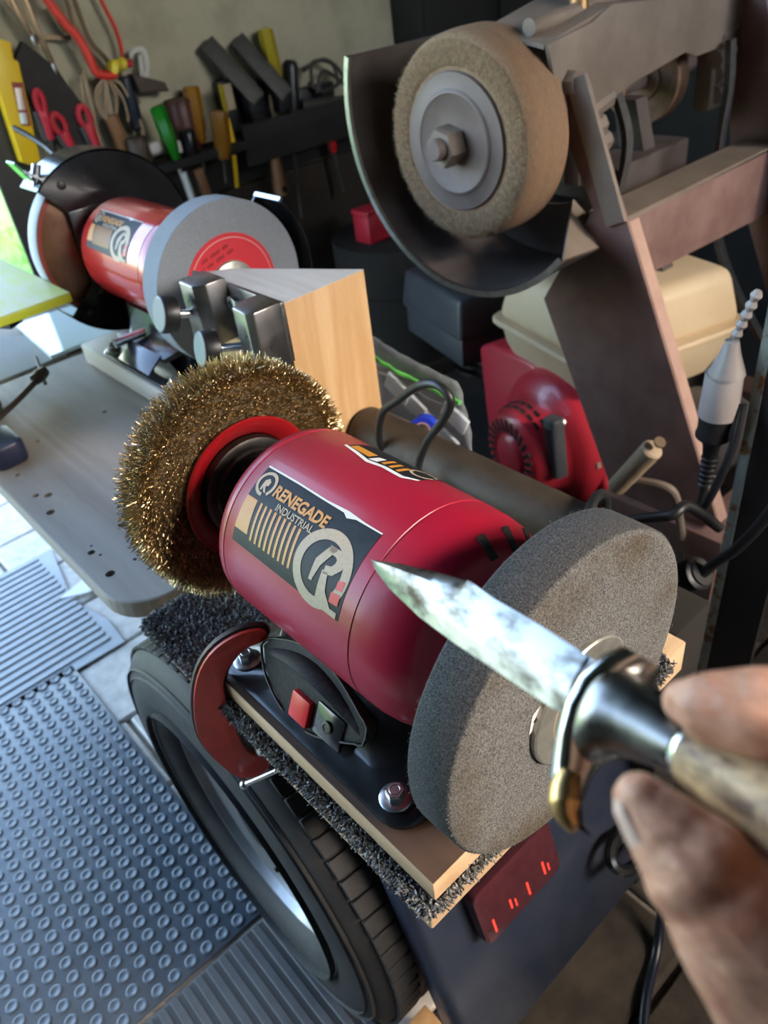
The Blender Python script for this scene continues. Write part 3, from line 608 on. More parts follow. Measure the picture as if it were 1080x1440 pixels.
# guard of the far wheel: black disc with an open front, wheel showing in the opening
def ringsec(x0, x1, r0, r1, a0, a1, n=48):
    m_ = MB(); rings = []
    for i in range(n + 1):
        a = math.radians(a0 + (a1 - a0) * i / n); c, s = math.cos(a), math.sin(a)
        rings.append([V(x, gy + r * c, gz + r * s) for x, r in ((x0, r0), (x1, r0), (x1, r1), (x0, r1))])
    m_.loft(rings); return m_
gd = ringsec(-.8440, -.8415, .012, .1285, -142, 132).build('wheel_guard', m_gblack, G2)
ringsec(-.905, -.8415, .126, .1285, -142, 132).build('guard_rim', m_gblack, gd)
MB().box(-.8440, -.8400, gy - .055, gy - .01, gz - .06, gz + .06).build('guard_plate', m_gblack, gd, bevel=.001)
for a in (118, 200 + 28): 
    t = math.radians(a); MB().lathe([(0, .006), (.003, .0055), (.004, .003), (.004, 0)], (-.8415, gy + .108 * math.cos(t), gz + .108 * math.sin(t)), (1, 0, 0), n=16).build('guard_screw', m_darkst, gd)
w3 = lx([(-.885, .03), (-.885, .1110), (-.883, .1125), (-.858, .1125), (-.856, .1110), (-.856, .098)], 'disc_wheel', mat('pale_felt_rim', (.50, .52, .55), .8), G2, n=96)
lx([(-.8555, .1105), (-.8548, .1095), (-.8548, .030)], 'disc_face', mat('brown_lacquered_disc', (.20, .085, .045), .25, .5, col2=(.30, .16, .09), scale=30), w3, n=72)
lx([(-.8545, .1100), (-.8540, .1075), (-.8545, .1045)], 'disc_edge_ring', mat('brick_red_ring', (.34, .06, .04), .5), w3, n=72, caps=False)
# rear guard of the stone wheel
g3 = ringsec(-.572, -.520, .116, .1185, -30, 42, 20).build('wheel_guard', m_gblack, G2)
ringsec(-.575, -.572, .05, .1185, -30, 42, 20).build('guard_plate', m_gblack, g3)
ringsec(-.572, -.518, .1148, .1200, 41.5, 43.5, 2).build('guard_lip', m_zinc, g3)
# tool rest of the stone wheel
tr2 = MB().prism([(0, 0), (.036, .006), (.040, .002), (.038, -.012), (.032, -.016), (.030, -.004), (0, -.006)], (-.668, .128, -.058), (0, 1, 0), (0, 0, 1), .085).build('tool_rest', m_gblack, G2, bevel=.0015)
MB().obox((-.626, .115, -.061), (1, 0, 0), V(0, .8, .6).normalized(), V(0, -.6, .8).normalized(), .085, .030, .003).build('rest_table', mat('polished_black_steel', (.05, .05, .055), .15, .6), tr2, bevel=.001)
MB().prism([(0, 0), (.10, 0), (.10, .012), (.02, .055), (0, .055)], (-.672, .150, -.112), (1, 0, 0), (0, 0, 1), .003).build('rest_bracket', m_gblack, tr2)
MB().cyl((-.672, .105, -.050), (-.672, .15, -.050), .006, n=14).build('rest_bolt', m_zinc, tr2)
MB().obox((-.70, .140, -.075), (1, 0, 0), (0, 1, 0), (0, 0, 1), .022, .012, .020).build('rocker_switch', MATS['red_switch'], G2, bevel=.002)
MB().obox((-.70, .1385, -.075), (1, 0, 0), (0, 1, 0), (0, 0, 1), .06, .012, .034).build('switch_bezel', mat('pale_grey_plastic', (.55, .55, .56), .5), G2, bevel=.002)
for x, y in ((-.806, gy - .070), (-.618, gy - .070)): foot_bolt(G2, (x, y, -.1112), .9)
# spark screen stub on the guard
sc = MB().obox((-.865, .148, .128), V(0, .8, -.6).normalized(), V(1, 0, 0), V(0, .6, .8).normalized(), .05, .03, .003).build('screen_bracket', m_zinc, G2)
MB().cyl((-.865, .140, .118), (-.865, .152, .145), .006, n=12).build('bracket_bolt', m_zinc, sc)
MB().obox((-.868, .128, .142), V(0, .5, -.85).normalized(), V(1, 0, 0), V(0, .85, .5).normalized(), .03, .03, .003).build('spark_screen', mat('green_tinted_acrylic', (.10, .28, .12), .08, spec=.8), sc)

pb = MB().box(-.890, -.515, .128, .315, BZ + .0008, -.1168).build('packing_board', wood_mat('pale_grey_board', (.40, .37, .34), (.55, .52, .49), 'X', 18), bevel=.004)
tag(pb, 'pale grey timber packing board under the back grinder', 'board')
# pine block with a jig
m_pine = wood_mat('fresh_pine', (.62, .41, .22), (.50, .29, .125), 'Z', 55, rough=.55)
m_pinet = wood_mat('greyed_sawn_face', (.48, .43, .38), (.58, .54, .49), 'X', 60)
tp = [(-.334, .163), (-.334, .272), (-.474, .194), (-.500, .163)]
bk = thing('pine_block', (-.40, .2, BZ), 'upright pine timber block between the two grinders', 'timber')
MB().prism(tp, (0, 0, BZ + .0006), (1, 0, 0), (0, 1, 0), .2089).build('block', m_pine, bk, bevel=.0012)
MB().prism([(x * .999 - .0004, y * .999) for x, y in tp], (0, 0, .0595), (1, 0, 0), (0, 1, 0), .0006).build('sawn_top', m_pinet, bk)
# knife-grinding jig on the block
m_alu = mat('cast_aluminium', (.33, .32, .32), .34, 1., col2=(.25, .235, .23), scale=60, rvar=.08)
jg = thing('sharpening_jig', (-.41, .15, -.02), 'grey cast metal sharpening jig with two black knobs on the pine block', 'jig')
MB().box(-.500, -.328, .1565, .1620, .000, .0640).build('back_plate', m_alu, jg, bevel=.001)
jA = [(0, 0), (.030, 0), (.036, .006), (.036, .030), (.030, .042), (0, .042)]
MB().prism([(-.466, .156), (-.466, .126), (-.460, .120), (-.434, .120), (-.424, .132), (-.424, .156)], (0, 0, .004), (1, 0, 0), (0, 1, 0), .068).build('jaw', m_alu, jg, bevel=.0015)
MB().prism([(-.366, .156), (-.366, .130), (-.358, .120), (-.334, .118), (-.326, .124), (-.326, .156)], (0, 0, -.026), (1, 0, 0), (0, 1, 0), .092).build('jaw', m_alu, jg, bevel=.0015)
for c, d in (((-.455, .094, .046), V(-.12, -.95, .28)), ((-.385, .096, .024), V(-.20, -.95, .24))):
    d = d.normalized(); c = Vector(c)
    kn = MB().lathe([(-.012, .007), (-.010, .016), (-.008, .0200), (.006, .0200), (.008, .0185)], c, d, n=24).build('knob', m_black, jg)
    MB().lathe([(.008, .0185), (.0088, .0175), (.0088, 0)], c, d, n=24).build('knob_cap', mat('grey_plastic_cap', (.22, .24, .26), .35), kn)
    MB().cyl(c - d * .010, c - d * .045, .0045, n=14).build('knob_screw', m_zinc, kn)
for x, z in ((-.415, .058), (-.350, .056)):
    MB().lathe([(0, .0085), (.006, .0085), (.007, .006), (.007, .004), (.003, .004), (.003, 0)], (x, .1565, z - .012), (0, -1, 0), n=20).build('socket_screw', m_zinc, jg)

# green board on a stand at the left
m_grn = mat('dusty_lime_paint', (.36, .42, .10), .55, col2=(.40, .40, .28), scale=9, stretch=(1, 3, 1), ramp=(.42, .62))
m_lime = mat('lime_paint_edge', (.52, .60, .03), .45)
gb = thing('work_table', (-.95, -.10, BZ), 'lime green painted board table at the left edge over the bench', 'table')
MB().box(-1.12, -.772, -.36, .1050, -.0130, -.0008).build('board', m_lime, gb, bevel=.001)
MB().box(-1.1195, -.7725, -.3595, .1045, -.0008, 0).build('dusty_top', m_grn, gb)
MB().box(-.90, -.86, -.07, -.02, BZ + .0005, -.013).build('post', m_dark, gb, bevel=.002)
MB().beam((-.90, -.03, -.018), (-.80, .03, -.022), .025, .01).build('bracket', m_gblack, gb)
# side shelf beyond the bench with a glass plate and an emery sheet
ss = thing('side_shelf', (-1.2, .1, GZ), 'dark low shelf beyond the far end of the bench', 'shelf')
MB().box(-1.40, -.955, -.10, .24, BZ - .030, BZ - .008).build('shelf_board', wood_mat('dirty_brown_board', (.10, .075, .055), (.19, .14, .10), 'Y', 30), ss, bevel=.002)
for x, y in ((-1.36, .2), (-1.0, .2)): MB().box(x - .02, x + .02, y - .02, y + .02, GZ, BZ - .030).build('leg', m_dark, ss)
em = MB().prism([(-.966, -.02), (-.966, .125), (-1.10, .125), (-1.20, .05), (-1.20, -.02)], (0, 0, BZ - .0078), (1, 0, 0), (0, 1, 0), .004).build('emery_sheet', mat('grey_emery', (.20, .20, .20), .85, col2=(.36, .36, .36), scale=700, bump=.6, bscale=900)); tag(em, 'grey gritty emery sheet on the shelf under the green board', 'emery sheet')
gp = MB().prism([(-.968, .10), (-.968, .236), (-1.16, .236), (-1.17, .115)], (0, 0, BZ - .0036), (1, 0, 0), (0, 1, 0), .006).build('glass_plate', mat('pale_glass', (.60, .68, .66), .06, spec=.9)); tag(gp, 'shiny pale glass plate reflecting the sky below the black guard', 'glass')
# bar clamp on the bench at the left edge
cl = thing('bar_clamp', (-.80, -.02, BZ), 'dark bar clamp with T handle lying at the left bench edge', 'clamp')
MB().tube([(-.775, -.060, -.132), (-.815, .0, -.128), (-.853, .052, -.122)], .0045, n=8, sm=3).build('screw_bar', m_rub, cl)
MB().cyl((-.905, .062, -.118), (-.815, .038, -.124), .0028, n=8).build('tommy_bar', m_rub, cl)
MB().lathe([(-.012, .008), (.0, .010), (.014, .008)], (-.846, .042, -.1225), V(-.55, .8, .05), n=14).build('collar', m_rub, cl)
hd_ = MB().prism(rrect(.07, .045, .014), (-.700, -.072, BZ + .0006), (1, 0, 0), (0, 1, 0), .032).build('clamp_head', mat('navy_plastic', (.015, .02, .05), .35), cl, bevel=.005)
MB().beam((-.735, -.066, -.134), (-.80, -.09, -.134), .012, .012).build('slide_arm', m_rub, cl)
# ------------------------------------------------------------------ wheel standing under the mudguard
m_tyre = mat('worn_black_rubber', (.016, .016, .017), .66, col2=(.032, .031, .030), scale=30, bump=.15, bscale=200)
m_rim = mat('grey_painted_rim', (.30, .31, .32), .35, .6, col2=(.20, .20, .20), scale=20, rvar=.1)
wl = tl
wc = V(-.23, -.095, GZ + .25)
tp_ = [(.022, .146), (.004, .152), (-.007, .166), (-.014, .190), (-.011, .215), (-.004, .236), (.006, .246), (.014, .2495), (.05, .2500), (.082, .2502), (.115, .2500), (.150, .2495), (.160, .245), (.170, .232), (.176, .210), (.174, .185), (.166, .165), (.150, .146)]
ty = MB().lathe(tp_, wc, (0, 1, 0), n=128, caps=False).build('tyre', m_tyre, wl, ang=50)
# tread blocks: shoulder lugs with slanted sipes and two ribs
lug = MB().prism([(-.0098, .000), (.0094, .000), (.0112, .026), (-.0076, .030)], (0, 0, .2485), (1, 0, 0), (0, 1, 0), .0045).mesh('tread_block', m_tyre, bevel=.0008, seg=1)
for i in range(72):
    a = 2 * math.pi * i / 72
    inst('tread_block', lug, ty, wc + V(0, .008, 0), rot=(0, a, 0)).parent = ty
for y0, y1 in ((.045, .066), (.075, .096), (.105, .150)):
    MB().lathe([(y0, .249), (y0 + .001, .2530), (y1 - .001, .2530), (y1, .249)], wc, (0, 1, 0), n=96, caps=False).build('tread_rib', m_tyre, ty)
for r in (.176, .222, .232): MB().lathe([(-.0125 + (r - .2) * .2, r - .0012), (-.0142 + abs(r - .2) * .16, r), (-.0125 + (r - .2) * .2, r + .0012)], wc, (0, 1, 0), n=96, caps=False).build('sidewall_ring', m_tyre, ty)
rm_ = MB().lathe([(.020, .1480), (.012, .1530), (.008, .1520), (.009, .1480), (.020, .1440), (.030, .138), (.055, .1320), (.075, .125), (.050, .112), (.035, .098), (.036, .080), (.045, .060), (.045, .035)], wc, (0, 1, 0), n=96).build('rim', m_rim, wl)
MB().lathe([(.045, .034), (.018, .032), (.010, .026), (.008, 0)], wc, (0, 1, 0), n=32).build('hub_cap', m_darkst, rm_)
for i in range(5):
    a = math.radians(72 * i + 20); nb = MB(); hexprism(nb, wc + V(.055 * math.cos(a), .044, .055 * math.sin(a)), (0, -1, 0), .019, .016); nb.build('wheel_nut', m_zinc, rm_)
MB().cyl(wc + V(0, .045, 0), wc + V(0, .32, 0), .022, n=16).build('axle_stub', m_darkst, wl)
MB().lathe([(0, .006), (.02, .005), (.03, .0035), (.034, .003)], wc + V(.11, .02, .085), (0, -1, 0), n=12).build('valve', m_black, rm_)
ch = MB().prism([(0, 0), (.10, 0), (.10, .02), (.02, .055), (0, .055)], (-.02, -.03, GZ + .0005), (1, 0, 0), (0, 0, 1), .07).build('wheel_chock', m_pine, bevel=.002); tag(ch, 'small pale timber chock beside the tyre foot', 'chock')

# ------------------------------------------------------------------ trailer side rail, cables
m_pipe = mat('brown_grimy_steel', (.050, .036, .024), .6, .3, col2=(.080, .060, .042), scale=30, bump=.15, bscale=200)
MB().cyl((-.328, .240, -.1215), (.004, .240, -.122), .028, n=28).build('side_rail', m_pipe, tl)
MB().lathe([(0, .028), (.01, .0300), (.03, .0300), (.034, .0285)], (-.235, .240, -.122), (-1, 0, 0), n=28).build('rail_collar', m_pipe, tl)
MB().cyl((.004, .240, -.118), (.045, .240, -.118), .018, n=20).build('rail_extension', m_pipe, tl)
for x in (-.10, -.01): MB().box(x - .02, x + .02, .228, .252, -.19, -.148).build('rail_post', m_pipe, tl)
cb = MB().tube([(-.022, .278, -.150), (-.026, .280, -.105), (-.018, .250, -.086), (-.004, .212, -.098), (-.002, .200, -.125), (-.030, .186, -.128), (-.075, .165, -.1345)], .005, n=10).build('strap_cable', m_cable); tag(cb, 'black cable looped round the end of the brown rail', 'cable')

# ------------------------------------------------------------------ belt-driven polishing machine
m_rust = mat('brown_dusty_paint', (.175, .095, .078), .7, col2=(.25, .15, .125), scale=16, bump=.12, bscale=160)
m_rust2 = mat('tan_dusty_edge', (.40, .25, .20), .75, col2=(.48, .31, .24), scale=25)
m_dusty = mat('dusty_grey_brown_steel', (.20, .155, .12), .65, .15, col2=(.28, .22, .175), scale=14, bump=.15, bscale=120)
m_felt = mat('worn_leather_tread', (.235, .135, .075), .8, col2=(.33, .21, .125), scale=120, stretch=(1, 6, 1), bump=.4, bscale=260)
m_feltf = mat('frayed_felt_face', (.27, .160, .085), .9, col2=(.13, .072, .038), scale=160, bump=.9, bscale=420)
m_plate = mat('dusty_steel_plate', (.15, .108, .092), .6, .15, col2=(.20, .148, .128), scale=30, rvar=.1)
PM = thing('polishing_machine', (-.30, .84, GZ), 'brown belt-driven polishing machine with a worn felt wheel and curved guard', 'machine')
wx, wz = -.468, .111
def ly(prof, name, m, parent, n=72, caps=True, ang=38): return MB().lathe(prof, (wx, 0, wz), (0, 1, 0), n=n, caps=caps).build(name, m, parent, ang=ang)
wf = ly([(.5605, .089), (.5590, .096), (.5585, .112), (.5600, .118), (.5640, .1225), (.5710, .1265), (.588, .1280), (.592, .1275), (.598, .1285), (.615, .1285), (.618, .1278), (.624, .1283), (.632, .127), (.635, .122), (.635, .05)], 'felt_wheel', m_felt, PM, n=128, ang=50)
ly([(.5602, .0895), (.5580, .0960), (.5574, .105), (.5582, .113), (.5602, .1190)], 'frayed_face', m_feltf, wf, n=128, caps=False)
fr_ = MB(); rf = random.Random(11)
for k in range(2600):
    a = rf.uniform(0, 6.283); r = rf.uniform(.090, .121); p = V(wx + r * math.cos(a), .5585 + max(0, r - .112) * .5, wz + r * math.sin(a)); t = V(-math.sin(a), 0, math.cos(a)); rd = V(math.cos(a), 0, math.sin(a))
    d = (t * rf.uniform(-.4, .4) + rd * rf.uniform(.6, 1) + V(0, -.25, 0)).normalized() * rf.uniform(.004, .009)
    fr_.add([p - t * .0004, p + t * .0004, p + d], [(0, 1, 2)])
fr_.build('frayed_fibres', mat('straw_fibre', (.38, .27, .15), .9), wf, smooth=False, kind='stuff', fixn=False)
dp = ly([(.564, .0855), (.5585, .0850), (.5565, .0835), (.5560, .066), (.5550, .0645), (.5535, .0630), (.5530, .0605), (.5545, .058), (.5545, .02)], 'clamp_plate', m_plate, wf)
nb = MB(); hexprism(nb, (wx, .5545, wz), (0, -1, 0), .044, .026); nb.build('spindle_nut', m_dusty, wf)
MB().lathe([(0, .0135), (.010, .0135), (.012, .0115), (.012, 0)], (wx, .529, wz), (0, -1, 0), n=24).build('spindle_end', m_plate, wf)
MB().cyl((wx, .535, wz), (wx, 1.13, wz), .0135, n=20).build('spindle', m_plate, PM)
MB().lathe([(0, .018), (.002, .024), (.17, .024), (.172, .018)], (wx, .74, wz), (0, 1, 0), n=24).build('spindle_sleeve', mat('orange_brown_rust', (.24, .115, .06), .85, col2=(.32, .17, .10), scale=50, bump=.4, bscale=300), PM)
# curved guard
gx, gzz, gR = -.429, .142, .215
def garc(a, y, r=gR): return V(gx + r * math.cos(math.radians(a)), y, gzz + r * math.sin(math.radians(a)))
def gsheet(a0, a1, ys, r0, r1, n=44):
    m_ = MB(); rings = []
    for i in range(n + 1):
        a = a0 + (a1 - a0) * i / n
        rings.append([garc(a, ys[0], r1), garc(a, ys[1], r1), garc(a, ys[1], r0), garc(a, ys[0], r0)])
    return m_.loft(rings)
m_gin = mat('sooty_guard_steel', (.075, .058, .05), .55, .3, col2=(.13, .105, .095), scale=20, rvar=.12, bump=.1, bscale=150)
def gend(y): return 318 - 16 * (y - .528) / .177
def gsheet2(ys, r0, r1, n=44):
    rings = []
    for i in range(n + 1):
        q = i / n; a = [160 + (gend(y) - 160) * q for y in ys]
        rings.append([garc(a[0], ys[0], r1), garc(a[1], ys[1], r1), garc(a[1], ys[1], r0), garc(a[0], ys[0], r0)])
    return MB().loft(rings)
gu = gsheet2((.528, .705), gR - .004, gR).build('wheel_guard', m_gin, PM)
gsheet2((.524, .530), gR - .006, gR + .002).build('guard_rim', m_steel, gu)
gsheet2((.700, .706), gR - .075, gR).build('guard_back', m_gin, gu)
q0, q1, q2 = garc(318, .528), garc(302, .700), garc(302, .700) + V(-.060, -.012, .055)
lp = MB(); tt = V(.4, .2, .6).normalized() * .004
lp.add([q0, q1, q2, q0 + tt, q1 + tt, q2 + tt], [(0, 1, 2), (5, 4, 3), (0, 3, 4, 1), (1, 4, 5, 2), (2, 5, 3, 0)]); lp.build('guard_lip', m_dusty, gu)
# frame
MB().prism([(-.405, .180), (-.347, .180), (-.262, .010), (-.075, -.395), (-.205, -.420), (-.262, -.395), (-.395, -.120), (-.315, .02)], (0, .660, 0), (1, 0, 0), (0, 0, 1), .006).build('front_leg', m_rust, PM, bevel=.001)
MB().beam((-.2745, .672, .012), (-.0835, .672, -.400), .012, .030, side=(0, 1, 0)).build('leg_flange', m_rust2, PM, bevel=.001)
MB().beam((-.345, .650, .175), (-.275, .650, .008), .03, .008, side=(0, 1, 0)).build('leg_strap', m_dusty, PM, bevel=.002)
MB().prism([(.655, .010), (1.10, .014), (1.12, -.095), (.70, -.080), (.655, -.060)], (-.272, 0, 0), (0, 1, 0), (0, 0, 1), .006).build('cross_member', m_rust, PM, bevel=.001)
MB().box(-.325, -.266, .66, 1.10, .010, .016).build('cross_flange', m_dusty, PM)
MB().prism([(-.410, .30), (-.345, .30), (-.205, .010), (-.020, -.40), (-.150, -.42), (-.345, -.02)], (0, 1.08, 0), (1, 0, 0), (0, 0, 1), .006).build('rear_leg', m_rust, PM, bevel=.001)
MB().beam((-.350, 1.06, .30), (-.022, 1.06, -.40), .006, .05, side=(0, 1, 0)).build('leg_flange', m_rust2, PM, bevel=.001)
MB().box(-.262, -.06, .640, .70, -.455, -.41).build('base_rail', m_rust, PM, bevel=.002); MB().box(-.30, -.06, 1.06, 1.12, -.455, -.41).build('base_rail', m_rust, PM, bevel=.002)
MB().box(-.115, -.065, .70, 1.06, -.455, -.41).build('base_rail', m_rust, PM, bevel=.002)
for x, y in ((-.235, .67), (-.09, .67), (-.26, 1.09), (-.09, 1.09)): MB().box(x - .025, x + .025, y - .025, y + .025, -.6295, -.455).build('foot', m_rust, PM)
# sheet cover over the shaft
cv = MB().prism([(.612, .215), (.70, .226), (.74, .240), (1.07, .215), (1.085, .150), (.955, .148), (.925, .158), (.80, .142), (.652, .112), (.632, .160)], (-.366, 0, 0), (0, 1, 0), (0, 0, 1), .006).build('shaft_cover', m_dusty, PM, bevel=.0015)
MB().loft([[V(-.366 - .02 * 0, y, z), V(-.46, y, z + .018), V(-.55, y, z - .04), V(-.548, y, z - .044), V(-.46, y, z + .013), V(-.366, y, z - .005)] for y, z in ((.612, .215), (.74, .238), (1.07, .215))]).build('cover_top', m_dusty, cv)
MB().cyl((-.395, .62, .232), (-.395, .80, .240), .010, n=12).build('hinge_tube', m_dusty, cv)
MB().tube([(-.395, .72, .236), (-.40, .725, .262), (-.40, .74, .275), (-.40, .77, .285), (-.40, .78, .31)], .012, n=10).build('filler_pipe', mat('amber_brass', (.36, .21, .09), .45, .7, col2=(.24, .13, .06), scale=50), cv)
def nut(c, ax, af, th, parent): 
    b_ = MB(); hexprism(b_, c, ax, af, th); return b_.build('nut', m_dusty, parent)
nut((-.360, .655, .168), (1, 0, 0), .026, .014, PM); MB().cyl((-.348, .655, .168), (-.338, .655, .168), .007, n=14).build('stud', m_plate, PM)
for y, z in ((.735, .128), (.722, .098), (.735, .075), (.728, .048)):
    MB().cyl((-.372, y - .025, z - .004), (-.372, y + .02, z + .006), .015, n=8).build('bearing_bolt', m_dusty, PM)
for y, z in ((1.045, .165), (1.050, .135), (1.060, .112), (1.062, .085)):
    MB().cyl((-.372, y - .02, z - .003), (-.372, y + .025, z + .004), .014, n=8).build('bearing_bolt', m_dusty, PM)
MB().box(-.40, -.372, .70, .76, .03, .11).build('bearing_block', m_dusty, PM, bevel=.004); MB().box(-.40, -.372, 1.03, 1.075, .06, .15).build('bearing_block', m_dusty, PM, bevel=.004)
m_pul = mat('rusty_pulley', (.16, .085, .05), .7, .3, col2=(.24, .14, .085), scale=40, bump=.2)
pu = ly([(.985, .015), (.985, .030), (.990, .032), (.990, .050), (.984, .054), (.984, .066), (.990, .067), (1.000, .056), (1.010, .067), (1.016, .066), (1.016, .02)], 'pulley', m_pul, PM)
m_belt = mat('grey_black_belt', (.045, .042, .040), .7, col2=(.075, .07, .066), scale=90)
def belt(pts, w, th, name='drive_belt'):
    P = spline(pts, 6); rings = []
    for i, p in enumerate(P):
        t = (P[min(i + 1, len(P) - 1)] - P[max(i - 1, 0)]).normalized(); b_ = V(0, 1, 0); n1 = t.cross(b_).normalized()
        rings.append([p + b_ * (w / 2) + n1 * (th / 2), p - b_ * (w / 2) + n1 * (th / 2), p - b_ * (w / 2.6) - n1 * (th / 2), p + b_ * (w / 2.6) - n1 * (th / 2)])
    return MB().loft(rings).build(name, m_belt, PM)
belt([(-.345, 1.02, .16), (-.338, 1.02, .10), (-.340, 1.02, .02), (-.335, 1.02, -.08), (-.300, 1.02, -.17), (-.236, 1.02, -.26), (-.15, 1.02, -.36)], .017, .010)
belt([(-.392, .80, .135), (-.366, .80, .075), (-.372, .80, .01), (-.40, .80, -.06), (-.45, .80, -.14)], .016, .010)
# side plates deeper in the frame
MB().prism([(-.46, .10), (-.42, .10), (-.30, -.30), (-.36, -.30)], (0, .93, 0), (1, 0, 0), (0, 0, 1), .03).build('inner_strut', m_gin, PM)
MB().box(-.52, -.38, .80, 1.0, -.02, .03).build('motor_mount', m_gin, PM, bevel=.004)
# wooden lever handle
hd2 = MB().lathe([(0, .010), (.004, .0140), (.085, .0150), (.105, .0150), (.108, .012)], (-.205, .585, -.345), V(.058, -.004, .098), n=20).build('lever_handle', mat('worn_pale_wood', (.50, .38, .25), .7, col2=(.38, .28, .18), scale=30, stretch=(3, 3, .6)), PM)
MB().cyl((-.1425, .5806, -.2405), (-.1405, .580, -.2375), .008, n=14).build('handle_end', mat('dark_end_grain', (.16, .10, .06), .8), hd2)
MB().tube([(-.185, .60, -.33), (-.13, .61, -.33), (-.12, .63, -.40), (-.12, .64, -.43)], .006, n=8).build('lever_bracket', m_dusty, PM)

# ------------------------------------------------------------------ petrol engine
m_ered = mat('sun_faded_red_enamel', (.52, .025, .045), .35, col2=(.46, .03, .05), scale=12, coat=.3)
m_cream = mat('yellowed_cream_plastic', (.66, .52, .33), .5, col2=(.58, .43, .25), scale=9)
m_abox = mat('dark_grey_plastic', (.050, .054, .062), .36, col2=(.068, .072, .082), scale=18)
EN = thing('petrol_engine', (-.50, .86, -.63), 'red petrol engine with cream fuel tank behind the front machine leg', 'engine')
th_ = math.radians(-16); ex_ = V(math.cos(th_), math.sin(th_), 0); ey_ = V(-math.sin(th_), math.cos(th_), 0); O_ = V(-.622, .772, 0)
def E(u, v, z): return O_ + ex_ * u + ey_ * v + V(0, 0, z)
def ebox(u0, u1, v0, v1, z0, z1, taper=0.):
    m_ = MB(); c = [(u0, v0), (u1, v0), (u1, v1), (u0, v1)]; t = taper
    d = [(u0 + t, v0 + t), (u1 - t, v0 + t), (u1 - t, v1 - t), (u0 + t, v1 - t)]
    return m_.loft([[E(u, v, z0) for u, v in c], [E(u, v, z1) for u, v in d]])
tk = ebox(.012, .308, .012, .318, -.246, -.150, .020).build('fuel_tank_top', m_cream, EN, bevel=.022, seg=4)
lip = MB(); lip.loft([[E(x + .16, y + .165, z) for x, y in rrect(.32 * k, .33 * k, .035)] for z, k in ((-.252, .985), (-.249, 1.0), (-.244, 1.0), (-.241, .985))]); lip.build('tank_lip', m_cream, EN)
MB().loft([[E(x + .16, y + .165, z) for x, y in rrect(.30 * k, .31 * k, .04)] for z, k in ((-.250, 1.0), (-.285, .96), (-.330, .84), (-.338, .74))]).build('fuel_tank_base', m_cream, EN)
sh = MB().prism([(-.065, -.335), (-.02, -.315), (.10, -.300), (.245, -.310), (.315, -.40), (.350, -.50), (.310, -.575), (.05, -.585), (-.035, -.56), (-.05, -.45)], E(0, .17, 0), ex_, V(0, 0, 1), .15).build('shroud', m_ered, EN, bevel=.012, seg=3)
rcx, rcz = .190, -.425
def re(prof, name, m, parent, n=64, caps=True): return MB().lathe(prof, E(rcx, .02, rcz), -ey_, n=n, caps=caps).build(name, m, parent)
rc_ = re([(-.01, .135), (.012, .130), (.026, .118), (.034, .104), (.046, .090), (.082, .082), (.092, .076), (.096, .068), (.096, .046), (.093, .042), (.097, .039), (.100, .030), (.100, 0)], 'recoil_cover', m_ered, EN)
slot = MB().box(-.0026, .0026, -.0105, .0105, -.0012, .0012).mesh('vent_slot', m_black)
for i in range(26):
    a = 2 * math.pi * i / 26; c = E(rcx, .02, rcz) - ey_ * .0962 + (ex_ * math.cos(a) + V(0, 0, math.sin(a))) * .0590
    MB().obox(c, (ex_ * math.cos(a + .25) + V(0, 0, math.sin(a + .25))), (ex_ * -math.sin(a + .25) + V(0, 0, math.cos(a + .25))), -ey_, .0230, .0075, .0018).build('vent_slot', m_black, rc_)
for i in range(11):
    a = math.radians(60 + 14 * i); d = ex_ * math.cos(a) + V(0, 0, math.sin(a)); t = ex_ * -math.sin(a) + V(0, 0, math.cos(a))
    for k_, rr in ((.056, .0885), (.070, .0852)):
        MB().obox(E(rcx, .02, rcz) - ey_ * k_ + d * rr, t, -ey_, d, .014, .0055, .003).build('vent_slot', m_black, rc_)
for i in range(3):
    for j in range(4):
        MB().obox(E(rcx + .060 + .016 * i, -.014 + .010 * i, rcz - .105 + .022 * j), ex_, V(0, 0, 1), -ey_, .008, .014, .004).build('vent_slot', m_black, rc_, bevel=.001)
hn = MB().obox(E(.275, -.040, -.375), ex_, V(-.12, 0, 1).normalized(), -ey_, .028, .110, .026).build('pull_handle', m_abox, EN, bevel=.005)
MB().obox(E(.275, -.0535, -.376), ex_, V(-.12, 0, 1).normalized(), -ey_, .014, .080, .002).build('handle_recess', m_black, hn)
MB().cyl(E(.250, -.030, -.350), E(.250, .02, -.350), .014, n=14).build('rope_guide', m_steel, EN)
for u, z in ((.13, -.345), (.315, -.41), (.28, -.52)): nut(E(u, .018, z), -ey_, .016, .008, EN)
ab = ebox(-.47, -.19, .05, .26, -.385, -.295, .012).build('air_filter_cover', m_abox, EN, bevel=.010, seg=3)
ebox(-.462, -.198, .058, .252, -.450, -.385).build('air_filter_base', m_abox, EN, bevel=.006)
ebox(-.36, -.10, .12, .22, -.52, -.450).build('carburettor', m_darkst, EN, bevel=.01)
for z in (-.46, -.48, -.50): MB().lathe([(0, .062), (.006, .062)], E(-.27, .15, z), V(0, 0, 1), n=20).build('cooling_fin', m_darkst, EN)
ebox(.0, .24, .19, .36, -.6295, -.34).build('crankcase', m_darkst, EN, bevel=.012)
ebox(-.02, .28, .05, .36, -.6295, -.595).build('mounting_base', m_darkst, EN, bevel=.004)
MB().lathe([(0, .06), (.06, .075), (.10, .07), (.11, .05)], E(.30, .22, -.40), ex_, n=28).build('muffler', mat('grey_muffler', (.16, .15, .145), .5, .6), EN)

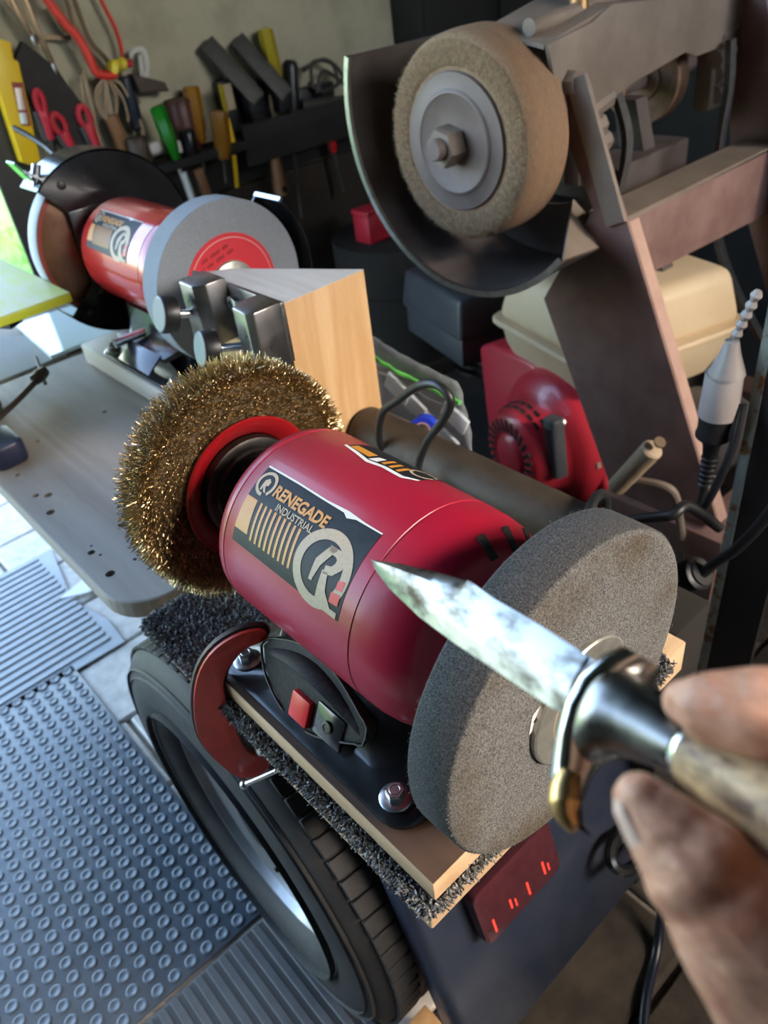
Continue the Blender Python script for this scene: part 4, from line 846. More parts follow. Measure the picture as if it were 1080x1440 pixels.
# ------------------------------------------------------------------ bag, tape, cable plug, post at the right
bgm = MB(); N1, N2 = 14, 10; rbg = random.Random(9)
pA, pB, pC = V(-.420, .338, -.062), V(-.275, .345, -.088), V(-.400, .330, -.190)
grid = []
for j in range(N2 + 1):
    row = []
    for i in range(N1 + 1):
        s, t = i / N1, j / N2
        p = pA + (pB - pA) * s + (pC - pA) * t + V(0, -1, .5) * (.010 * math.sin(3.1 * s + 2 * t) + .003 * rbg.uniform(-1, 1))
        row.append(p)
    grid.append(row)
m_film = mat('clear_plastic_film', (.80, .86, .92), .08, alpha=.26, spec=1.0)
zb = thing('zip_bag', (-.40, .35, -.20), 'clear plastic zip bag with a green seal strip beside the pine block', 'bag')
f_ = MB().loft(grid, closed=False).build('film', m_film, zb); f_.modifiers.new('t', 'SOLIDIFY').thickness = .003
MB().tube([grid[2][i] + V(.004, -.010, .006) for i in range(N1 + 1)], .0028, n=6, sm=2).build('seal_strip', mat('green_zip_strip', (.16, .62, .12), .4), zb)
MB().tube([grid[3][i] + V(.004, -.010, .004) for i in range(N1 + 1)], .0012, n=6, sm=2).build('seal_ridge', m_film, zb)
for i in range(5):
    c = grid[5 + i % 4][3 + 2 * i] + V(0, .012, 0); MB().obox(c, V(1, 0, -.5).normalized(), V(0, 1, 0), V(.5, 0, 1).normalized(), .042, .005, .024).build('packet', mat('white_packet', (.78, .84, .90), .4), zb, bevel=.001)
tpr = thing('tape_roll', (-.285, .285, -.150), 'small blue tape roll on the brown rail', 'tape roll')
MB().lathe([(-.008, .010), (-.008, .016), (.008, .016), (.008, .010), (-.008, .010)], (-.281, .288, -.126), V(.55, -.8, .25), n=28, caps=False).build('tape', mat('blue_tape', (.02, .05, .60), .35), tpr)
MB().lathe([(-.0082, .008), (-.0082, .0098), (.0082, .0098), (.0082, .008), (-.0082, .008)], (-.281, .288, -.126), V(.55, -.8, .25), n=24, caps=False).build('core', mat('pink_card', (.55, .30, .30), .7), tpr)
m_pflk = mat('flaking_green_grey_paint', (.28, .31, .27), .7, col2=(.20, .09, .03), scale=55, ramp=(.52, .60), bump=.5, bscale=120)
ps = thing('steel_upright', (.02, .51, GZ), 'dark steel upright with flaking pale paint at the right edge', 'post')
MB().box(-.0015, .010, .498, .508, GZ, .9).build('painted_edge', m_pflk, ps, bevel=.001)
MB().box(.010, .062, .500, .508, GZ, .9).build('front_face', mat('black_grimy_steel', (.014, .013, .013), .6, col2=(.022, .02, .02), scale=20), ps)
MB().box(-.0015, .006, .508, .560, GZ, .9).build('side_face', m_pflk, ps)
pg = thing('power_connector', (-.022, .48, -.24), 'grey and black cable connector hanging on the steel upright', 'connector')
m_gpl = mat('dirty_white_plastic', (.38, .34, .32), .4, col2=(.32, .28, .26), scale=25)
ax = V(-.0005, 0, -1)
MB().lathe([(0, .007), (.014, .0105), (.030, .0165), (.036, .0185)], (-.022, .480, -.022), (0, 0, -1), n=28).build('connector_hood', m_gpl, pg)
MB().lathe([(0, .0188), (.003, .0192), (.004, .0180), (.006, .0190), (.050, .0205), (.051, .018)], (-.024, .480, -.058), (0, 0, -1), n=28).build('connector_body', m_gpl, pg)
MB().lathe([(0, .0178), (.018, .0178), (.022, .0192), (.026, .0192), (.028, .016), (.036, .010), (.050, .0082), (.088, .0072)], (-.025, .480, -.109), (0, 0, -1), n=28).build('plug_body', m_black, pg)
for i in range(6): MB().lathe([(-.0022, .0068), (0, .0094), (.0022, .0068)], (-.025, .480, -.163 - .007 * i), (0, 0, -1), n=18).build('strain_ring', m_black, pg)
MB().tube([(-.025, .480, -.195), (-.022, .472, -.225), (-.010, .462, -.205), (.002, .470, -.14), (-.002, .485, -.09)], .0048, n=10).build('lead', m_cable, pg)
for i in range(5):
    MB().lathe([(-.005, .0035), (0, .0058), (.005, .0035)], (-.019 + .003 * i, .481, -.014 + .0105 * i), V(.3, 0, 1), n=12).build('cord_bead', m_gpl, pg)
cb3 = MB().tube([(.012, .452, -.228), (-.012, .42, -.190), (-.018, .398, -.192), (-.052, .395, -.212), (-.10, .39, -.245), (-.16, .40, -.30)], .006, n=10).build('trailing_cable', m_cable); tag(cb3, 'black cable running behind the abrasive wheel to the upright', 'cable')
cc = thing('cable_boot', (0, .45, -.32), 'ribbed black cable boot with lead at the foot of the upright', 'cable')
MB().tube([(.008, .440, -.290), (.020, .445, -.268), (.040, .448, -.235), (.066, .45, -.165), (.10, .46, -.02)], .0062, n=10).build('lead', m_cable, cc)
for i in range(7): MB().lathe([(-.0028, .0150), (0, .0205 - .0007 * i), (.0028, .0150)], (.004 - .0045 * i, .440, -.292 - .0042 * i), V(.7, 0, .65), n=20).build('boot_ring', m_black, cc)
MB().cyl((.008, .44, -.288), (-.03, .44, -.324), .0152, n=18).build('boot_core', m_black, cc)
cb4 = MB().tube([(.055, .262, -.42), (.085, .30, -.55), (.10, .28, -.66), (.125, .235, GZ + .006), (.15, .17, GZ + .006), (.19, .10, GZ + .006), (.26, .0, GZ + .006)], .006, n=10).build('floor_cable', mat('navy_cable', (.010, .014, .028), .3)); tag(cb4, 'navy cable trailing on the dark floor below the hand', 'cable')
hk = thing('tie_ring', (.075, .175, -.43), 'black steel tie rings on the mudguard below the hand', 'ring')
for dx, dy in ((0, 0), (.012, .03)):
    c = V(.088, .178, -.455) + V(dx * .3, dy, dx * -.4); MB().tube([c + V(.012 * math.cos(a) + .006, .020 * math.sin(a), -.012 * math.cos(a) * .8) for a in [2 * math.pi * i / 10 for i in range(10)]], .0065, n=8, sm=3, closed=True).build('ring', m_gblack, hk)
# ------------------------------------------------------------------ knife held in a hand
kT = V(.0892, -.0819, .1229); ka = V(.9401, -.1808, .2891).normalized(); kw = V(-.0230, .8123, .5828).normalized(); kn_ = V(-.3403, -.5546, .7594).normalized()
def K(s, t, d=0.): return kT + ka * s + kw * t + kn_ * d
m_blade = mat('worn_polished_steel', (.22, .225, .23), .34, 1., col2=(.045, .036, .028), scale=75, ramp=(.44, .66), stretch=(.45, 1.4, 1.4), rvar=.10, bump=.06, bscale=160)
m_bol = mat('dark_pewter', (.20, .19, .18), .30, 1., col2=(.34, .33, .32), scale=90, rvar=.08)
m_brass = mat('rubbed_brass', (.62, .40, .17), .36, 1.)
m_silver = mat('bright_nickel', (.66, .67, .65), .2, 1., col2=(.5, .5, .48), scale=100)
KN = thing('knife', tuple(K(.20, -.02)), 'short bladed hunting knife with dark bolster and antler handle held in hand', 'knife')
sp_ = [(0.0, 0.0), (0.02, 0.0046), (0.0494, 0.0095), (0.0660, 0.0116), (.0720, .0117), (0.0859, 0.0104), (0.1096, 0.0099), (0.1303, 0.0088), (0.1500, 0.0077)]
ed_ = [(0.0, 0.0), (.006, -.0025), (0.0222, -0.0061), (0.0521, -0.0093), (0.0779, -0.0101), (0.1035, -0.01), (0.1252, -0.01), (.1345, -.0096)]
def lerp(tab, s):
    for (a, b), (c, d) in zip(tab, tab[1:]):
        if s <= c: return b + (d - b) * (s - a) / (c - a)
    return tab[-1][1]
rings = []; NS = 46
for i in range(NS):
    s = .0004 + (.1345 - .0004) * i / (NS - 1); t1, t0 = lerp(sp_, s), lerp(ed_, s); k = min(1, s / .035) ** .6; h = t1 - t0; th = .0027 * k
    swed = th * (.35 if s < .068 else 1.0)   # sharpened false edge ahead of the clip
    prof = [(t1, 0 if s < .068 else th * .9), (t1 - h * .08, swed), (t1 - h * .26, th * .96), (t1 - h * .40, th), (t1 - h * .55, th * .90), (t1 - h * .78, th * .50), (t1 - h * .80, th * .46), (t0, .0001)]
    rings.append([K(s, t, d) for t, d in prof] + [K(s, t, -d) for t, d in prof[::-1]])
MB().loft(rings).build('blade', m_blade, KN, ang=24)
MB().loft([[K(s, t, d) for t, d in ((t1, .0018), (t1 - .004, .0019), (t0 + .002, .0019), (t0, .0015), (t0, -.0015), (t0 + .002, -.0019), (t1 - .004, -.0019), (t1, -.0018))] for s, t1, t0 in ((.1340, .0087, -.0060), (.1385, .0084, -.0072), (.1480, .0078, -.0118), (.1530, .0076, -.012))]).build('ricasso', m_blade, KN, ang=24)
# guard: oval plate sweeping down into a curled quillon
gp_ = [(.1520, .0150, .0075), (.1495, .0100, .0105), (.1480, .0020, .0125), (.1477, -.0060, .0120), (.1484, -.0140, .0095), (.1498, -.0215, .0065), (.1522, -.0275, .0048), (.1560, -.0315, .0042), (.1600, -.0322, .0036)]
def gl(off, sc):
    out = []
    for i, (s, t, hw) in enumerate(gp_):
        out.append([K(s + off - .0026 + .0052 * math.cos(q) * sc, t + .0003, hw * sc * math.sin(q)) for q in [2 * math.pi * j / 20 for j in range(20)]])
    return out
MB().loft(gl(0, 1.0)).build('guard', m_silver, KN, ang=60)
MB().tube([K(.1500, -.0215, .003), K(.1520, -.0265, .0035), K(.1550, -.0305, .003), K(.1590, -.0330, .001)], [.0030, .0042, .0044, .0030, .0012], n=18, sm=8).build('quillon_tip', m_brass, KN, ang=70)
rings = []
for s, ru, rl, rw in ((.1492, .0105, .0170, .0120), (.1515, .0110, .0165, .0122), (.1540, .0112, .0135, .0118), (.1580, .0104, .0108, .0110), (.1640, .0092, .0090, .0098), (.1700, .0080, .0078, .0088), (.1745, .0074, .0072, .0082)):
    rings.append([K(s, (ru if math.sin(q) > 0 else rl) * math.sin(q), rw * math.cos(q)) for q in [2 * math.pi * j / 28 for j in range(28)]])
MB().loft(rings).build('bolster', m_bol, KN, ang=60)
rings = [[K(s, r * math.sin(q), r * 1.1 * math.cos(q)) for q in [2 * math.pi * j / 24 for j in range(24)]] for s, r in ((.1745, .0070), (.1752, .0077), (.1766, .0077), (.1770, .0070))]
MB().loft(rings).build('spacer', m_silver, KN, ang=60)
m_antl = mat('antler', (.60, .38, .20), .5, col2=(.12, .055, .025), scale=150, ramp=(.36, .60), stretch=(.3, 1.3, 1.3), bump=.4, bscale=120)
rings = []; rk = random.Random(2)
for i in range(15):
    s = .1768 + .105 * i / 14; r = .0078 + .0022 * min(1, i / 4) + (.0012 if i > 12 else 0)
    rings.append([K(s, (r + rk.uniform(-.0003, .0003)) * math.sin(q) - .0006 * i / 3, (r * 1.08 + rk.uniform(-.0003, .0003)) * math.cos(q)) for q in [2 * math.pi * j / 24 for j in range(24)]])
MB().loft(rings).build('handle', m_antl, KN, ang=70)

def hand():
    hb = MB()
    def chain(pts, n=12):
        P = [Vector(p) for p, r in pts]; r = [q for p, q in pts]
        hb.tube(P, r, n=14, sm=5)
        for p, q in ((P[0], r[0]), (P[-1], r[-1])): hb.sphere(p, q, n=14, m=9)
    thumb = [((0.2548, -0.1378, 0.1821), .0062), ((0.2608, -0.1383, 0.1791), .0092), ((0.2650, -0.1386, 0.1770), .0104), ((0.2690, -0.1388, 0.1750), .0126), ((0.2735, -0.1386, 0.1716), .0124), ((0.2775, -0.1384, 0.1686), .0146), ((0.2870, -0.1365, 0.1597), .0180), ((0.2998, -0.1308, 0.1441), .0235), ((.318, -.118, .118), .0270), ((.335, -.115, .080), .0280)]
    index = [((0.2493, -0.1111, 0.1867), .0056), ((0.2530, -0.1103, 0.1878), .0082), ((0.2595, -0.1073, 0.1881), .0105), ((0.2660, -0.1040, 0.1888), .0118), ((0.2775, -0.0960, 0.1865), .0120), ((0.2960, -.0830, .168), .0130), ((.315, -.080, .135), .0160), ((.325, -.095, .110), .0200)]
    chain(thumb); chain(index)
    # middle, ring and little finger closed round the handle behind
    for k, (s, r) in enumerate(((.222, .0098), (.242, .0092), (.260, .0082))):
        c = K(s, 0); pts = []
        for j, a in enumerate((200, 150, 95, 40, -10)):
            q = math.radians(a); rr = .0185 + .001 * j
            pts.append((tuple(c + kw * (rr * math.sin(q)) + kn_ * (-rr * math.cos(q)) ), r * (.72 + .09 * j)))
        pts.append(((.320 + .010 * k, -.088 - .004 * k, .128 - .004 * k), r * 1.25)); pts.append(((.325, -.100, .105), .018))
        chain(pts)
    hb.sphere((.318, -.105, .118), .030, sc=(1, 1, 1.15)); hb.sphere((.300, -.122, .135), .024)
    hb.tube([(.328, -.108, .10), (.345, -.112, .05), (.375, -.12, -.04), (.41, -.13, -.13)], [.030, .027, .031, .036], n=18, sm=4); hb.sphere((.41, -.13, -.13), .036)
    off = V(.32, -.11, .10)
    me = hb.mesh('person', None, off, smooth=False)
    ob = bpy.data.objects.new('person', me); COL.objects.link(ob)
    md = ob.modifiers.new('r', 'REMESH'); md.mode = 'VOXEL'; md.voxel_size = .0011
    sm_ = ob.modifiers.new('s', 'SMOOTH'); sm_.iterations = 9; sm_.factor = .5
    bpy.context.view_layer.update()
    m2 = bpy.data.meshes.new_from_object(ob.evaluated_get(bpy.context.evaluated_depsgraph_get())); ob.modifiers.clear(); ob.data = m2; m2.shade_smooth()
    ob.location = off + V(0, 0, ZO); OFF[ob.name] = off
    m = mat('weathered_skin', (.50, .205, .125), .45, col2=(.80, .43, .285), scale=105, bump=1.0, bscale=170, stretch=(.6, 1, 1.4))
    b = m.node_tree.nodes['Principled BSDF']; b.inputs['Subsurface Weight'].default_value = .15; b.inputs['Subsurface Radius'].default_value = (.006, .002, .001); b.inputs['Subsurface Scale'].default_value = 1.0
    m2.materials.clear(); m2.materials.append(m)
    tag(ob, 'bare hand gripping the knife handle with thumb below and forefinger above', 'person')
    na = thumb[0][0]; nail = MB(); d_t = (Vector(thumb[1][0]) - Vector(thumb[0][0])).normalized(); side = V(-.50, -.55, .05); side = (side - d_t * side.dot(d_t)).normalized(); up = d_t.cross(side)
    rg = []
    for i in range(7):
        u = i / 6; c = Vector(thumb[0][0]) + d_t * (-.0035 + .0125 * u); r = .0058 + .0030 * min(1, u * 1.3)
        if i == 0: r -= .0012
        wv = .40 if i in (0, 6) else .62
        rg.append([c + side * (r * math.cos(q)) + up * (r * math.sin(q)) for q in [wv * (j / 6 * 2 - 1) for j in range(7)]])
    no = nail.loft(rg, closed=False).build('thumbnail', mat('fingernail', (.66, .44, .35), .4), ob); no.modifiers.new('t', 'SOLIDIFY').thickness = .0006
    return ob
HAND = hand()
# ------------------------------------------------------------------ tool wall at the back
TX = -1.44
def tw(y, z, x=TX): return V(x, y, z)
m_ydl = mat('yellow_level_body', (.78, .50, .01), .45); m_chr = mat('dull_chrome', (.55, .53, .50), .35, 1.)
m_rplas = mat('red_rubber_grip', (.50, .02, .04), .45); m_dgrey = mat('dark_grey_tool_steel', (.045, .040, .034), .6, .3, col2=(.07, .062, .052), scale=30)
m_brz = mat('brown_bronze_steel', (.22, .16, .10), .45, .8)
rk_ = thing('tool_rack', (-1.41, .95, -.06), 'long dark timber tool rack fixed along the rear wall', 'rack')
MB().box(-1.4695, -1.375, .44, 1.372, -.022, -.004).build('rack_shelf', m_dark, rk_, bevel=.002)
MB().box(-1.4695, -1.452, .44, 1.372, -.11, -.022).build('back_batten', m_dark, rk_, bevel=.002)
bk2 = MB().box(-1.4690, -1.452, .56, 1.372, GZ, -.115).build('wall_panel', mat('dark_brown_ply', (.045, .032, .022), .8, col2=(.03, .022, .016), scale=15)); tag(bk2, 'dark brown panel below the tool rack', 'panel', kind='structure'); bk2.name = 'trim_2'
ct = thing('tall_cupboard', (-1.40, 1.65, GZ), 'tall dark cupboard beyond the tool rack', 'cupboard')
MB().box(-1.468, -1.36, 1.376, 1.948, GZ + .001, 1.7).build('carcass', m_dark, ct, bevel=.003)
for y0, y1 in ((1.385, 1.66), (1.668, 1.94)): MB().box(-1.36, -1.348, y0, y1, GZ + .02, 1.68).build('door', m_dark, ct, bevel=.003)
MB().box(-1.382, -1.376, .800, 1.372, -.060, .026).build('front_apron', m_dark, rk_, bevel=.001)
# dark odds and ends crowding the rack
def tin(name, y, z0, r, h, m, lab, cat, dx=.03):
    t_ = thing(name, (TX, y, z0), lab, cat); c = V(TX + dx, y, z0)
    MB().lathe([(0, r * .95), (.003, r), (h * .9, r), (h * .92, r * .96), (h, r * .96), (h + .001, r * .6)], c, (0, 0, 1), n=24).build('body', m, t_)
    MB().lathe([(h * .90, r * 1.0), (h * .91, r * 1.04), (h * .97, r * 1.04), (h * .98, r)], c, (0, 0, 1), n=24, caps=False).build('rim', m, t_)
m_maroon = mat('maroon_tin', (.075, .022, .016), .5); m_soc = mat('black_socket', (.018, .018, .02), .3, .6)
tin('paint_tin', .690, -.0035, .030, .105, m_maroon, 'dark maroon tin behind the amber screwdriver', 'tin', -.0005)
tin('socket', .668, -.0035, .019, .050, m_soc, 'black steel socket standing right of the green screwdriver', 'socket', .045)
tin('grease_pot', .548, -.0035, .022, .060, mat('brown_pot', (.05, .032, .02), .6), 'brown pot standing under the string hank', 'pot', .045)
for y0, y1, z1, lab in ((.800, .860, .115, 'black tool case standing behind the left flat bar'), (.870, .930, .100, 'black tool case standing behind the right flat bar'), (1.010, 1.130, .060, 'low dark case behind the grey pipe')):
    t_ = thing('tool_case', (TX, (y0 + y1) / 2, -.0035), lab, 'case', 'dark cases on the tool rack')
    MB().box(-1.4685, -1.437, y0, y1, -.0035, z1).build('case_body', m_black, t_, bevel=.004); MB().box(-1.4365, -1.434, (y0 + y1) / 2 - .012, (y0 + y1) / 2 + .012, z1 - .03, z1 - .018).build('clasp', m_soc, t_)
# spirit level
lv = thing('spirit_level', (TX, .36, .05), 'yellow spirit level with a red vial window leaning at the left', 'spirit level')
pol = [(.335, .275), (.371, .258), (.366, .231), (.373, .225), (.349, .055), (.329, .050), (.312, .060), (.318, .20)]
MB().prism(pol, (TX - .012, 0, 0), (0, 1, 0), (0, 0, 1), .026).build('body', m_ydl, lv, bevel=.002)
MB().prism([(.346, .196), (.366, .192), (.354, .118), (.336, .122)], (TX + .0142, 0, 0), (0, 1, 0), (0, 0, 1), .001).build('vial_window', mat('red_brown_window', (.30, .05, .03), .3), lv)
MB().cyl((TX + .016, .354, .185), (TX + .016, .347, .148), .007, n=12).build('vial', mat('pale_vial', (.70, .55, .45), .2), lv)
MB().cyl((TX + .016, .346, .143), (TX + .016, .342, .124), .007, n=12).build('vial_cap', mat('pale_grey_cap', (.55, .55, .52), .4), lv)
# dark pouch with snips
po = MB().prism([(.362, .222), (.395, .255), (.440, .205), (.470, .135), (.462, .060), (.420, .050), (.385, .085)], (TX - .010, 0, 0), (0, 1, 0), (0, 0, 1), .022).build('tool_pouch', mat('charcoal_canvas', (.022, .018, .017), .85, col2=(.032, .027, .025), scale=40)); tag(po, 'charcoal canvas pouch beside the yellow level', 'pouch')
po.data.materials[0]
for k, (y0, z0, y1, z1, lab) in enumerate(((.398, .330, .414, .255, 'leftmost long metal tongs arm hanging at the top left'), (.424, .330, .436, .205, 'right metal tongs arm with bright tip at the top left'))):
    t_ = thing('metal_tongs', (TX, y1, z1), lab, 'tongs')
    MB().beam((TX + .012, y0, z0), (TX + .012, y1, z1), .010, .006, side=(1, 0, 0)).build('arm', m_brz, t_, bevel=.001)
    MB().beam((TX + .012, y0 - .010, z0), (TX + .012, y1 - .004, z1 + .01), .004, .005, side=(1, 0, 0)).build('arm', m_brz, t_, bevel=.001)
    MB().sphere((TX + .016, y1, z1), .006, sc=(1, .8, 1.8), n=10, m=7).build('tip', m_chr, t_)
# bungee and thin cord
bu = thing('bungee_cord', (TX, .50, .17), 'thick red elastic cord ending in a yellow bead', 'cord')
MB().tube([tw(.455, .335, TX + .02), tw(.462, .314, TX + .02), tw(.482, .274, TX + .022), tw(.500, .244, TX + .024), tw(.508, .212, TX + .026), tw(.515, .183, TX + .026), tw(.545, .174, TX + .026), tw(.552, .182, TX + .026)], .0085, n=12).build('cord', mat('red_elastic', (.62, .035, .02), .4), bu)
MB().lathe([(-.008, .006), (-.006, .013), (0, .016), (.006, .013), (.008, .006)], tw(.552, .186, TX + .024), V(.3, -.8, .5), n=16).build('bead', mat('yellow_plastic_bead', (.72, .55, .04), .4), bu)
bt2 = thing('red_lanyard', (TX, .585, .18), 'thin red cord with a round yellow bead on the cream wall', 'cord')
MB().tube([tw(.573, .33), tw(.578, .299), tw(.590, .255), tw(.593, .224), tw(.590, .190), tw(.600, .184)], .0042, n=10).build('cord', MATS['red_elastic'], bt2)
MB().sphere(tw(.580, .188, TX + .008), .0125, n=14, m=9).build('bead', MATS['yellow_plastic_bead'], bt2)
MB().cyl(tw(.592, .186), tw(.606, .184), .007, n=12).build('end_cap', m_rplas, bt2)
# string hank
stn = thing('string_hank', (TX, .53, .05), 'hank of beige string hanging in loops', 'string')
m_str = mat('beige_string', (.38, .27, .17), .9)
rs_ = random.Random(4)
loops = [[(.486, .185), (.478, .15), (.470, .115), (.474, .07), (.478, .045)], [(.492, .19), (.486, .15), (.482, .10), (.480, .06)], [(.528, .172), (.515, .15), (.500, .135), (.505, .115), (.522, .12), (.530, .16)], [(.530, .172), (.525, .14), (.520, .10), (.512, .07)], [(.534, .172), (.545, .14), (.535, .11), (.522, .085)], [(.536, .172), (.560, .155), (.576, .11), (.582, .07), (.572, .046), (.552, .042)], [(.538, .170), (.556, .135), (.560, .10), (.552, .085)], [(.526, .168), (.508, .155), (.498, .13), (.508, .10), (.518, .13), (.530, .165)], [(.505, .30), (.500, .25), (.500, .21), (.520, .18)], [(.490, .29), (.494, .24), (.505, .20), (.522, .178)]]
for lp_ in loops: MB().tube([tw(y, z, TX + .012 + rs_.uniform(0, .010)) for y, z in lp_], .0030, n=7).build('strand', m_str, stn)
# wire rods
for pts, lab in (([(.502, .33), (.507, .308), (.512, .249), (.536, .195), (.546, .165)], 'inner bent steel rod behind the red elastic cord'), ([(.520, .33), (.525, .306), (.531, .24), (.557, .198), (.585, .15), (.600, .11)], 'outer bent steel rod reaching the green screwdriver')):
    r_ = MB().tube([tw(y, z, TX - .004) for y, z in pts], .0048, n=8).build('steel_rod', m_brz); tag(r_, lab, 'rod')
wb_ = MB().beam(tw(.430, .258, TX - .012), tw(.505, .246, TX - .012), .008, .008).build('wall_hook', m_brz); tag(wb_, 'brown horizontal hook bar between tongs and rods', 'hook')
cp_ = MB().prism([(.470, .30), (.492, .305), (.505, .262), (.488, .255)], (TX - .02, 0, 0), (0, 1, 0), (0, 0, 1), .012).build('paint_brush', mat('tan_bristle', (.35, .22, .11), .8)); tag(cp_, 'tan brush head hanging behind the red elastic cord', 'brush')
# pliers with red handles
def pliers(y0, z0, y1, z1, lab, w=.011):
    t_ = thing('pliers', (TX, y1, z1), lab, 'pliers', 'red handled pliers')
    d = (V(0, y1 - y0, z1 - z0)).normalized(); s = V(0, -d.z, d.y)
    p = tw(y0, z0, TX + .018); L = math.hypot(y1 - y0, z1 - z0)
    ring = [p + s * (w * math.cos(a)) + d * (.016 + .019 * math.sin(a)) for a in [2 * math.pi * i / 14 for i in range(14)]]
    MB().tube(ring, .0065, n=8, sm=3, closed=True).build('grip_loop', m_rplas, t_)
    MB().tube([p + d * .030, p + d * (.5 * L) , p + d * L], [.010, .012, .009], n=10).build('grip', m_rplas, t_)
    MB().tube([p + d * .03 - s * .016, p + d * (.55 * L) - s * .013, p + d * L - s * .008], [.005, .007, .006], n=8).build('grey_grip', mat('grey_rubber_inlay', (.06, .06, .062), .6), t_)
    MB().tube([p + d * L, p + d * (L + .05)], [.009, .006], n=8, sm=2).build('jaw', m_darkst, t_)
pliers(.404, .125, .420, .050, 'red handled pliers beside the yellow level, middle of three')
pliers(.462, .128, .470, .040, 'red handled pliers below the string hank, right of three')
pliers(.386, .170, .380, .088, 'red handled pliers half hidden by the yellow level', .007)
def bar_handle(name, y0, z0, y1, z1, r, m, lab, cat, n=8, prof=None, shaft=None, dx=.016, group=None):
    t_ = thing(name, (TX, y1, min(z0, z1)), lab, cat, group); a = tw(y0, z0, TX + dx); b = tw(y1, z1, TX + dx); L = (b - a).length
    pr = prof or [(0, .7), (.03, .95), (.12, 1), (.75, 1), (.85, .8), (.93, .85), (1, .55)]
    MB().lathe([(q * L, k * r) for q, k in pr], a, b - a, n=n).build('handle', m, t_)
    if shaft:
        d = (b - a).normalized(); MB().cyl(b, b + d * shaft[0], shaft[1], n=10).build('shaft', shaft[2], t_)
    return t_
m_gsd = mat('green_acetate', (.012, .17, .012), .18, coat=.5); m_osd = mat('amber_acetate', (.26, .11, .008), .25, coat=.4); m_ysd = mat('yellow_acetate', (.34, .25, .015), .25, coat=.4)
m_hw = mat('varnished_handle_wood', (.26, .13, .055), .45, col2=(.20, .09, .035), scale=30, stretch=(1, 1, .3))
bar_handle('screwdriver', .612, .104, .627, -.022, .0165, m_gsd, 'screwdriver with a translucent green handle', 'screwdriver', n=6, prof=[(0, .75), (.04, 1), (.6, 1), (.8, .75), (.93, .62), (1, .4)], shaft=(.11, .0045, m_chr), dx=.05)
bar_handle('screwdriver', .722, .122, .712, .008, .019, m_osd, 'screwdriver with an amber orange handle left of the yellow rule', 'screwdriver', n=6, shaft=(.06, .004, m_darkst))
bar_handle('screwdriver', .752, .070, .738, -.030, .021, mat('dark_amber_acetate', (.17, .07, .006), .25, coat=.4), 'short thick screwdriver with dark amber handle at the rack edge', 'screwdriver', n=8, shaft=(.05, .004, m_darkst), dx=.06)
bar_handle('screwdriver', .942, .200, .952, .070, .018, m_ysd, 'screwdriver with a tall yellow translucent handle', 'screwdriver', n=6, shaft=(.07, .004, m_darkst))
bar_handle('file_handle', .998, .128, .978, -.002, .0185, m_black, 'tool with a smooth black round-ended handle', 'file', n=16, prof=[(0, .5), (.04, .85), (.1, 1), (.8, 1), (1, .85)], shaft=(.05, .005, m_darkst))
bar_handle('chisel', .519, .105, .530, .016, .016, m_hw, 'chisel with a dark brown wooden handle under the string', 'chisel', n=10, shaft=(.06, .006, m_darkst))
bar_handle('hand_tool', .578, .165, .576, .062, .016, mat('blue_black_grip', (.012, .018, .032), .35), 'tool with a blue-black moulded grip beside the string loop', 'tool', n=12, shaft=(.05, .006, m_darkst), dx=.004)
bar_handle('turned_handle', .882, -.030, .884, -.150, .017, m_hw, 'brown turned wooden handle with a hanging hole below the rack', 'handle', n=14, prof=[(0, .5), (.05, .6), (.5, .85), (.85, 1.05), (.95, .95), (1, .5)], dx=.05)
MB().lathe([(0, .008), (.003, .007), (.003, 0)], tw(.8835, -.132, TX + .0660), (1, 0, 0), n=14).build('hanging_hole', m_dark, bpy.data.objects['turned_handle'])
# ruler pencil
yr = thing('folding_rule', (TX, .775, -.10), 'narrow yellow and black rule hanging through the rack', 'rule')
for y0, z0, y1, z1, m in ((.778, .116, .779, .055, m_ysd), (.779, .047, .781, -.004, m_ydl), (.776, -.030, .765, -.100, m_ydl)):
    MB().beam(tw(y0, z0, TX + .045), tw(y1, z1, TX + .045), .009, .004, side=(1, 0, 0)).build('rule_leaf', m, yr)
MB().beam(tw(.795, .114, TX + .045), tw(.796, .062, TX + .045), .020, .004, side=(1, 0, 0)).build('paper_label', mat('tan_label', (.36, .28, .18), .8), yr)
# big dark planes / wedges
for y, z, lab in ((.800, .192, 'dark grey flat steel bar leaning on the rack, left of two'), (.880, .186, 'dark grey flat steel bar leaning on the rack, right of two')):
    t_ = thing('steel_bar', (TX, y + .05, 0), lab, 'steel bar', 'leaning flat bars')
    MB().obox(tw(y + .028, z - .060, TX + .028), V(.42, .42, -.80).normalized(), V(0, .88, .46).normalized(), V(.9, -.2, .38).normalized(), .155, .040, .012).build('bar', m_dgrey, t_, bevel=.002)
    MB().obox(tw(y + .058, z - .130, TX + .040), V(0, 1, 0), V(1, 0, 0), V(0, 0, 1), .038, .030, .050).build('bar_foot', m_black, t_, bevel=.002)
pp = MB().cyl(tw(1.000, .030, TX + .03), tw(1.190, .012, TX + .03), .011, n=14).build('grey_pipe', m_dgrey); tag(pp, 'grey metal pipe lying along the rack beside the black handle', 'pipe')
tg_ = thing('wire_bracket', (TX, 1.09, .04), 'tangled dark wire bracket above the grey pipe', 'bracket')
for pts in ([(1.03, .10), (1.10, .112), (1.148, .065), (1.085, .045), (1.04, .07)], [(1.05, .06), (1.06, .11), (1.12, .10), (1.13, .05)], [(1.06, .045), (1.09, .09), (1.16, .04)]):
    MB().tube([tw(y, z, TX + .02) for y, z in pts], .0045, n=7).build('wire', m_dgrey, tg_)
